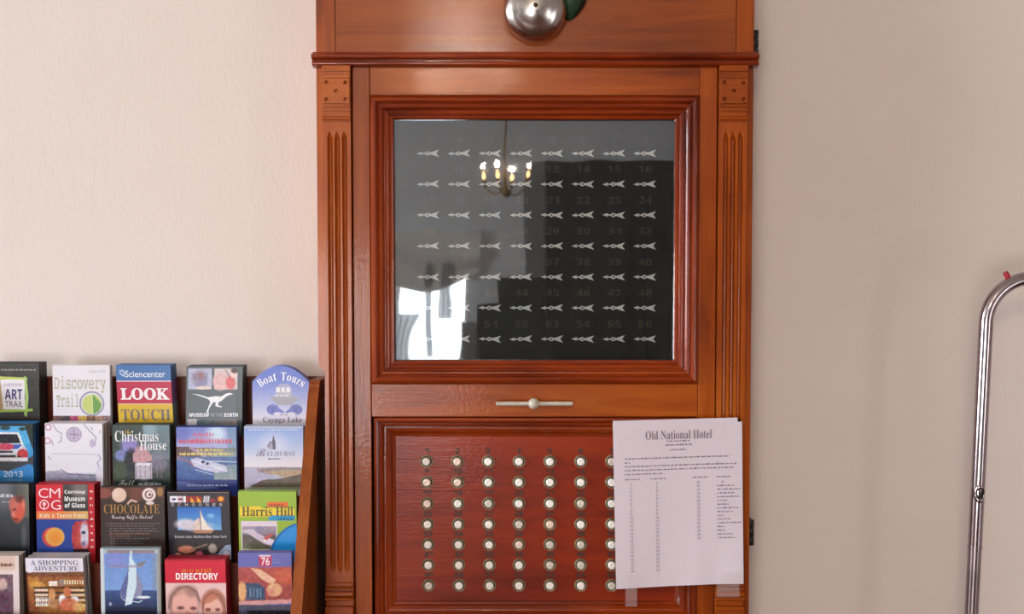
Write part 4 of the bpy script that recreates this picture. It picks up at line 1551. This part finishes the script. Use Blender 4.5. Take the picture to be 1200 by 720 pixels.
def glass_t(mb, P):
    for s, x0, x1, y0, y1 in (('C', 3, 14.5, 4.5, 16), ('M', 16, 28.5, 4.5, 16), ('G', 17.5, 29, 18.5, 30)):
        T(mb, s, (x0, y0, x1, y1), P, 'sans', -0.004, (246, 220, 224))
    n = 20
    pts = [P(9.5 + 5.6 * math.cos(2 * PI * k / n), 24 + 5.8 * math.sin(2 * PI * k / n)) for k in range(n)] + [P(9.5 + 4.5 * math.cos(2 * PI * k / n), 24 + 4.7 * math.sin(2 * PI * k / n)) for k in range(n)]
    mb.add(pts, [(k, (k + 1) % n, n + (k + 1) % n, n + k) for k in range(n)], 0, (246, 220, 224))
    mb.add([P(9.5 + 2 * math.cos(2 * PI * k / 12), 23 + 2 * math.sin(2 * PI * k / 12)) for k in range(12)], [tuple(range(12))], 0, (246, 220, 224))
    mb.add([P(8.9, 24), P(10.1, 24), P(10.1, 29), P(8.9, 29)], [(0, 1, 2, 3)], 0, (246, 220, 224))
    for i, s in enumerate(('Corning', 'Museum', 'of Glass')):
        T(mb, s, (33.5, 6.5 + 7.6 * i, 57.5, 12.3 + 7.6 * i), P, 'sansbold', 0.004, (236, 236, 236))
    T(mb, 'Kids & Teens Free!', (4, 34, 58, 39.5), P, 'sansbold', -0.004, (238, 222, 190))
    for i in range(9):
        put_dashes(mb, 63.2, 66.8, 8 + i * 8.2, 2.6, P, (232, 196, 200), 70 + i)


brochure(2, 42, 110.5, 568, 'red and blue brochure headed CM OG with an orange glass orb', ROWS[2], glassm, glass_t, (186, 34, 46), (96, 20, 26), sheaf=0.028, edge=(110, 24, 30),
         sheaf_label='dark red stack of spare brochures behind the orange orb one')


def choc(c):
    c.rect(0, 0, 75, 86, (56, 44, 40)); c.grad(0, 0, 75, 18, (96, 52, 44), (60, 44, 38)); c.ell(5, 7, 8, 6, (134, 74, 64)); c.ell(22, 9, 8.6, 8.6, (222, 190, 172), 1, .12); c.ell(19, 7, 4, 4, (238, 214, 200), .6, .8)
    c.ell(42, 8, 8, 10, (110, 62, 48), .9, .4); c.line([(32, 19), (36, 15), (42, 17)], 2.2, (216, 180, 170)); c.ell(57, 8.5, 8, 8, (230, 212, 210), 1, .1); c.ring(57, 8.5, 4.2, 1.5, (112, 72, 66)); c.ell(58, 8.5, 1.6, 1.6, (90, 50, 46)); c.line([(57, 4.4), (61, 7)], 1.4, (230, 212, 210)); c.ell(70, 5, 3.5, 6, (150, 112, 66)); c.ell(58, 18.5, 5, 2, (226, 206, 200))


def choc_t(mb, P):
    T(mb, 'CHOCOLATE', (4, 20, 69, 31.0), P, 'serif', -0.01, (176, 128, 66))
    T(mb, 'Corning Gaffer District', (13, 32.5, 61, 39), P, 'script', 0.0, (220, 206, 206))
    for i, (a, e, col) in enumerate(((6, 70, (120, 108, 112)), (7, 62, (110, 100, 104)), (10, 66, (116, 106, 110)), (9, 68, (120, 110, 114)), (10, 58, (156, 110, 92)), (10, 36, (140, 98, 84)), (11, 58, (110, 102, 106)), (11, 46, (106, 98, 102)),
                                     (11, 50, (104, 96, 100)), (11, 68, (110, 102, 106)), (11, 40, (100, 92, 96)))):
        put_dashes(mb, a, e, 42.5 + 3.0 * i, 1.5, P, col, 90 + i)


brochure(2, 117.5, 192.5, 571.5, 'dark brown brochure titled CHOCOLATE with sweets along its top', ROWS[2], choc, choc_t, (56, 44, 40), (70, 60, 48), sheaf=0.016, edge=(80, 72, 58),
         sheaf_label='stack of spare brown brochures behind the CHOCOLATE one')


def schoon(c):
    c.rect(0, 0, 73, 90, (42, 38, 46)); c.rect(0, 0, 73, 1.2, (120, 100, 90))
    c.rect(3, 4.5, 12, 12, (230, 228, 234)); c.rect(5.6, 7, 9.4, 10, (60, 60, 120)); c.rect(12.5, 5, 18, 12, (226, 196, 206)); c.rect(12.5, 7.5, 18, 9.5, (120, 70, 110)); c.rect(18.5, 4.5, 22, 12, (236, 236, 238)); c.rect(21.5, 4.5, 40, 12, (150, 34, 30)); c.poly([(27, 12), (27, 5.5), (32, 12)], (232, 170, 50)); c.poly([(35, 12), (35, 5.5), (40, 12)], (232, 170, 50))
    for k in range(3):
        c.line([(44 + k * 2.4, 5), (42.5 + k * 2.4, 12)], 1.4, (226, 226, 232)); c.line([(42, 6 + k * 2.4), (50, 7 + k * 2.4)], .8, (200, 200, 210), .7)
    c.rect(50, 8, 56, 12, (150, 40, 60)); c.rect(57, 4.5, 67, 12, (110, 28, 24)); c.ell(62.5, 8, 3.4, 3, (236, 160, 50))
    c.grad(11, 18, 62, 45, (40, 104, 190), (116, 172, 220)); c.ell(20, 38, 12, 6, (226, 214, 226), .9, .6); c.ell(34, 41, 16, 6, (216, 200, 206), .8, .7); c.ell(50, 28, 4, 2.4, (150, 196, 232), .8, .9)
    c.poly([(37.5, 19), (40, 28), (47, 41), (53, 45), (38, 45)], (236, 224, 216)); c.poly([(29, 44), (31, 34), (36, 30), (38, 45)], (222, 200, 190)); c.poly([(28, 45), (54, 45), (50, 48.5), (31, 48.5)], (176, 124, 96)); c.line([(37.5, 20), (38, 46)], .8, (120, 90, 80)); c.noise(11, 30, 62, 46, 6, 2)
    c.rect(6, 60, 73, 90, (46, 34, 36)); c.ell(20, 68, 10, 4.6, (196, 122, 98), 1, .4); c.line([(26, 68), (44, 62)], 2, (130, 110, 90)); c.ell(10, 76, 4, 4, (206, 150, 130), 1, .4); c.ell(35, 73, 4.5, 3, (196, 96, 110), 1, .4); c.ell(51, 67, 5, 6, (170, 156, 150), 1, .4); c.poly([(56, 74), (66, 63), (74, 62), (74, 80), (58, 80)], (150, 164, 190)); c.ell(67, 73, 4, 3, (206, 206, 220)); c.noise(6, 60, 73, 84, 9, 2)


def schoon_t(mb, P):
    for i, ch in enumerate('SCHOONER'):
        T(mb, ch, (4.2 + i * 8.1, 13.2, 7.6 + i * 8.1, 16.6), P, 'sansbold', 0.0, (176, 172, 186))
    T(mb, 'Seneca Lake, Watkins Glen, New York', (7, 51.0, 68, 54.8), P, 'sansbold', -0.004, (186, 184, 192))


brochure(2, 196, 268.5, 577, 'black brochure with signal flags over a sailing schooner on bright blue', ROWS[2], schoon, schoon_t, (42, 38, 46), (34, 30, 34), sheaf=0.014, roll=1.3, edge=(60, 56, 58),
         sheaf_label='stack of spare black brochures behind the schooner one')


def hill(c):
    c.rect(0, 0, 70, 86, (150, 182, 52)); c.rect(1.5, 17, 27, 30, (238, 204, 50)); c.rect(25, 20, 66, 29, (238, 204, 50)); c.rect(33.5, 12.5, 58, 18.5, (226, 110, 42)); c.rect(35, 28, 66, 34.5, (40, 150, 196)); c.rect(1.5, 28, 38, 30, (226, 190, 44))
    c.rect(3, 35, 45, 76, (222, 206, 218)); c.grad(4, 41, 44, 52, (170, 150, 166), (130, 116, 134)); c.ell(12, 47, 9, 2.5, (216, 200, 214), .9, .6); c.ell(24, 44, 6, 3, (130, 130, 170), .7, .6); c.grad(4, 51, 44, 70, (96, 82, 84), (110, 112, 84)); c.poly([(5, 46), (20, 48), (44, 60), (44, 66), (30, 62)], (206, 186, 204)); c.ell(36, 59, 7, 3.6, (232, 216, 232), 1, .3, .25); c.poly([(28, 55), (37, 49), (41, 50), (33, 58)], (190, 90, 90)); c.rect(4, 68, 40, 76, (196, 190, 176)); c.poly([(14, 76), (22, 70), (28, 70), (18, 76)], (84, 84, 60)); c.poly([(28, 76), (34, 69), (40, 69), (32, 76)], (84, 84, 60)); c.noise(4, 41, 40, 76, 8, 2)
    c.ell(78, 82, 43, 46, (28, 104, 176), 1, .02); c.ell(79, 83, 41.5, 45, (38, 142, 218), 1, .02)


def hill_t(mb, P):
    T(mb, 'Harris Hill', (4, 17.5, 64, 29), P, 'serif', 0.0, (86, 92, 40))
    put_dashes(mb, 36, 54, 15.5, 3, P, (150, 60, 30), 31)
    put_dashes(mb, 46, 63, 32, 3, P, (20, 84, 130), 32)


brochure(2, 279, 347, 576.5, 'lime green brochure titled Harris Hill with a glider photo and blue corner', ROWS[2], hill, hill_t, (150, 182, 52), sheaf=0.014, roll=0.5, edge=(150, 156, 120),
         sheaf_label='stack of spare lime green brochures behind the Harris Hill one')

# ---- fourth row
def cream(c):
    c.rect(0, 0, 52, 80, (226, 208, 202)); c.rect(0, 0, 47, 17, (218, 190, 176)); c.rect(0, 22, 45, 80, (120, 92, 110)); c.ell(32, 34, 6, 7, (206, 176, 170), 1, .5); c.ell(34, 52, 9, 10, (96, 64, 86), .8, .7); c.noise(0, 22, 45, 80, 12, 2.4); c.rect(45, 17, 52, 80, (230, 214, 216))


brochure(3, -30, 22, 651.5, 'cream brochure with a mauve tinted photo at the rack edge', ROWS[3], cream, lambda mb, P: put_dashes(mb, 28, 45, 10.5, 4.6, P, (120, 80, 66), 55), (222, 206, 200), (126, 118, 104), sheaf=0.028,
         edge=(150, 142, 128), vis=72, sheaf_label='stack of spare cream brochures behind the mauve photo one')


def shop(c):
    c.rect(0, 0, 70, 80, (150, 94, 48)); c.rect(0, 0, 68, 17, (228, 222, 234)); c.poly([(0, 17), (68, 16), (68, 22), (0, 22)], (120, 76, 50)); c.grad(0, 22, 14, 70, (186, 124, 60), (120, 66, 36)); c.ell(12, 31, 10, 3.4, (222, 170, 84), .8, .7); c.rect(26, 27, 36, 33, (236, 226, 214)); c.ell(42, 29, 5, 4, (150, 140, 146), .8, .6)
    for yy in (34, 40, 46, 52):
        c.rect(8, yy, 68, yy + 2, (70, 48, 32)); c.rect(9, yy + 2.4, 24, yy + 5, (220, 206, 190)); c.rect(50, yy + 2.4, 68, yy + 5, (214, 190, 150))
    for k in range(8):
        c.rect(44 + k * 3, 26, 45.6 + k * 3, 31, (226, 206, 176)); c.rect(10 + k * 2.2, 46, 11 + k * 2.2, 56, (232, 226, 220))
    c.ell(29, 43, 4, 7, (206, 150, 96), 1, .4); c.ell(30, 54, 6, 6, (190, 132, 90), .8, .5); c.ell(47, 40, 4.6, 5.6, (196, 110, 76), 1, .3); c.ell(41, 50, 4.5, 7, (228, 226, 234), 1, .3); c.ell(55, 49, 5, 4, (226, 222, 226), 1, .3); c.ell(48, 55, 10, 8, (196, 104, 76), 1, .4); c.ell(60, 58, 8, 6, (206, 160, 100), .9, .5)
    c.noise(0, 18, 70, 80, 13, 1.8); c.rect(0, 16, 2, 80, (96, 40, 30), .7)


def shop_t(mb, P):
    T(mb, 'A SHOPPING', (6, 2.4, 62, 8.2), P, 'serif', 0.0, (120, 112, 140))
    T(mb, 'ADVENTURE', (9, 9.4, 62, 15), P, 'serif', 0.0, (120, 112, 140))


brochure(3, 29.5, 97, 654.5, 'brochure headed A SHOPPING ADVENTURE over a crowded shop photo', ROWS[3], shop, shop_t, (214, 208, 214), (128, 126, 122), sheaf=0.034, roll=2.4, edge=(150, 146, 140), vis=72,
         sheaf_label='thick stack of spare brochures behind the A SHOPPING ADVENTURE one')


def sail(c):
    c.rect(0, 0, 71, 80, (176, 190, 200)); c.rect(0, 0, 71, 2, (150, 170, 176)); c.grad(5, 6, 65, 50, (112, 146, 210), (124, 160, 218)); c.grad(8, 2, 64, 6, (140, 120, 130), (150, 130, 140)); c.ell(18, 14, 12, 8, (140, 140, 206), .6, .9); c.rect(60, 6, 68, 78, (140, 150, 160), .7); c.poly([(60, 6), (66, 6), (64, 40), (66, 78), (60, 78)], (120, 150, 200), .7)
    c.grad(5, 50, 66, 76, (64, 88, 140), (28, 40, 76)); c.poly([(33, 24), (41, 24), (50, 46), (46, 60), (24, 60), (22, 52)], (140, 140, 176)); c.poly([(32, 26), (22, 52), (26, 60), (30, 60), (35, 28)], (96, 104, 156)); c.poly([(34, 8), (42, 20), (42, 44), (36, 66), (28, 68), (32, 40)], (206, 226, 238)); c.ell(50, 58, 8, 1.6, (232, 232, 238), 1, .3); c.line([(26, 61), (44, 64), (48, 62)], 1.2, (214, 220, 230)); c.line([(36, 4), (36, 60)], 3.0, (206, 226, 240), .8); c.ell(11, 66, 1.6, 2, (196, 200, 220), .8, .5)
    c.rect(10, 20, 50, 23, (150, 130, 156), .6); c.poly([(43, 18), (54, 14), (50, 20), (44, 22)], (120, 126, 130)); c.rect(5, 70, 66, 80, (26, 34, 60)); c.noise(5, 6, 66, 72, 5, 2.5)
    c.rect(0, 0, 3.5, 80, (206, 214, 222)); c.rect(67.5, 0, 71, 80, (150, 146, 140))


brochure(3, 117.5, 188, 643, 'glossy blue brochure with a large white sailboat on the water', ROWS[3], sail, None, (150, 160, 170), (70, 66, 64), sheaf=0.014, edge=(96, 92, 90), vis=80,
         sheaf_label='stack of spare blue brochures behind the large white sailboat one')


def direc(c):
    c.rect(0, 0, 71, 28, (206, 32, 58)); c.grad(0, 0, 71, 3, (170, 28, 50), (206, 32, 58)); c.rect(0, 28, 71, 76, (228, 190, 190))
    c.ell(21, 52, 19, 22, (176, 140, 134), 1, .2); c.ell(22, 56, 15.5, 20, (228, 172, 160), 1, .15); c.ell(15, 39, 13, 4, (196, 150, 130), .7, .8, -.4); c.ell(30, 38, 7, 7, (150, 108, 104), .6, .8); c.ell(17, 57.5, 4, 2.0, (104, 62, 62), .95, .8); c.ell(32, 58, 3.6, 2.0, (110, 66, 66), .95, .8); c.ell(25, 64, 3, 4, (206, 140, 130), .6, .8); c.line([(3, 58), (6, 44), (15, 34), (26, 32), (36, 38), (40, 50)], 2.4, (130, 92, 88), .75)
    c.ell(56, 54, 15, 19, (176, 116, 100), 1, .2); c.ell(55, 60, 11, 15, (230, 178, 164), 1, .2); c.ell(52, 46, 11, 4.5, (196, 120, 92), .9, .5, -.5); c.ell(49, 59.5, 3.4, 1.9, (128, 62, 56), .95, .8); c.ell(60.5, 59.5, 3, 1.9, (128, 70, 70), .95, .8); c.line([(43, 60), (45, 46), (54, 39), (64, 43), (69, 56), (70, 70)], 2.2, (150, 92, 76), .8)
    c.line([(6, 60), (8, 44), (18, 35)], 1.5, (140, 100, 96), .6)


def direc_t(mb, P):
    put_dashes(mb, 20, 33, 12.6, 5.6, P, (226, 110, 44), 77)
    put_dashes(mb, 36, 54, 12.6, 5.6, P, (226, 110, 44), 78)
    T(mb, 'DIRECTORY', (12.5, 16, 62, 24), P, 'sansbold', 0.012, (246, 232, 236))


brochure(3, 193, 264, 656, 'red topped brochure reading DIRECTORY above two faces', ROWS[3], direc, direc_t, (206, 32, 58), (104, 20, 36), sheaf=0.026, roll=1.0, edge=(130, 40, 54), vis=68,
         sheaf_label='dark red stack of spare brochures behind the DIRECTORY one')


def collage(c):
    c.rect(0, 0, 64, 17, (104, 106, 176)); c.rect(24, 3, 39, 16, (196, 50, 90)); c.rect(25, 3, 38, 4.4, (226, 214, 226)); c.grad(0, 17, 64, 60, (176, 80, 76), (150, 64, 60)); c.ell(54, 28, 14, 10, (206, 100, 70), .8, .7); c.poly([(14, 18), (26, 20), (44, 32), (40, 38), (28, 32)], (226, 180, 150)); c.ell(42, 44, 9, 8, (222, 170, 130), 1, .3); c.ell(38, 47, 5, 5, (210, 140, 120), .7, .6)
    c.rect(8, 36, 31, 56, (62, 76, 104)); c.poly([(8, 33), (22, 36), (31, 42), (31, 36)], (150, 80, 84)); c.ell(4, 46, 5, 12, (222, 168, 120), 1, .4)
    for k in range(4):
        c.rect(13 + k * 4, 42, 14.6 + k * 4, 53, (96, 130, 170))
    c.poly([(0, 58), (64, 55), (64, 60), (0, 63)], (206, 150, 150)); c.rect(0, 62, 64, 80, (74, 72, 96)); c.rect(10, 68, 64, 80, (30, 30, 42)); c.noise(0, 17, 64, 72, 9, 2)


def collage_t(mb, P):
    T(mb, '76', (27, 5.4, 37, 15), P, 'italic', 0.02, (240, 226, 234))
    put_dashes(mb, 40, 48, 8.5, 1.4, P, (140, 142, 200), 60)
    put_dashes(mb, 40, 50, 11.5, 1.4, P, (140, 142, 200), 61)


brochure(3, 279, 341.5, 648, 'violet headed brochure numbered 76 over an orange photo collage', ROWS[3], collage, collage_t, (104, 106, 176), sheaf=0.016, roll=0.3, edge=(110, 90, 110), vis=76,
         sheaf_label='stack of spare violet brochures behind the one numbered 76')

# ------------------------------------------------------------------ chrome tube frame on the right
YT = 1.86
fr_o = empty('chrome_tube_frame', (at(1138, 720, YT).x, YT, 0.0), 'bent chrome tube frame standing in front of the wall at the right edge', 'tube frame')
ptop = at(1155.5, 378, YT)
pbot = at(1138.5, 720, YT)
d = (ptop - pbot).normalized()
rt = 0.0112
zj = at(1142, 641, YT).z
pj = pbot + d * ((zj - pbot.z) / d.z)
floor_pt = pbot + d * ((0.012 - pbot.z) / d.z)
cR = 0.074
n_in = Vector((d.z, 0, -d.x))
cen = ptop + n_in * cR
arc = [cen + (-n_in * math.cos(a) + d * math.sin(a)) * cR for a in [PI / 2 * 1.02 * q / 16 for q in range(17)]]
x_far = arc[-1].x + 0.30
top_r = [arc[-1] + Vector((0.01 * q * 3, 0, 0)) for q in range(1, 11)]
mirror = lambda p: Vector((2 * x_far - 0.15 * 2 - p.x, p.y, p.z))
path = [pj + d * (0.02 * q) for q in range(0, 1)] + [pj + (ptop - pj) * (q / 10) for q in range(1, 10)] + arc
right = [mirror(p) for p in reversed(path)]
b = MB(); b.tube(path + right, rt, 28)
b.build('upper_tube', 'chrome', fr_o)
for m_ in (lambda p: p, mirror):
    b = MB()
    b.tube([m_(floor_pt + (pj - floor_pt) * (q / 8)) for q in range(9)], rt * 0.97, 24)
    lt = b.build('lower_tube', 'chrome_worn', fr_o)
    b = MB(); b.tube([m_(pj - d * 0.0012), m_(pj + d * 0.0012)], rt * 1.06, 24); b.build('joint_ring', 'chrome_worn', lt)
    b = MB(); b.lathe(m_(floor_pt) - Vector((0, 0, 0.012)), (0, 0, 1), [(0, 0), (rt * 1.5, 0), (rt * 1.5, 0.01), (rt * 1.2, 0.035), (rt * 0.98, 0.035)], 20)
    b.build('rubber_foot', 'iron', lt)
# bolt hole with a bright lip, on the side facing the room
ph = pbot + d * ((at(1147, 577.5, YT).z - pbot.z) / d.z)
b = MB()
n_ = 28


def oval(rx, rz, lift):
    pts = []
    for k in range(n_):
        ux, uz = rx * math.cos(2 * PI * k / n_), rz * math.sin(2 * PI * k / n_)
        pts.append(tuple(ph + d * uz + n_in * ux + Vector((0, -math.sqrt(max(rt * rt - ux * ux, 1e-8)) - lift, 0))))
    return pts


b.loft([oval(0.0098, 0.0150, 0.0001), oval(0.0090, 0.0132, 0.0014), oval(0.0078, 0.0110, 0.0018), oval(0.0068, 0.0092, 0.0012), oval(0.0064, 0.0086, 0.0003)], True, False, 0, True)
b.add(oval(0.0066, 0.0088, 0.0005), [tuple(range(n_))], 1)  # flat dark disc painted in for the hole's shaded inside
b.build('bolt_eyelet', ['chrome', 'hole_shade'], fr_o)
a1 = at(1185.5, 333, YT); a0 = at(1178, 319, YT)
b = MB(); b.tube([a1 + (a0 - a1) * (q / 4) for q in range(-1, 5)], 0.0044, 14, rr=[0.0040, 0.0044, 0.0044, 0.0044, 0.0046, 0.0038])
o = b.build('plug', 'red_plastic', fr_o)
o['label'] = 'red plastic plug'
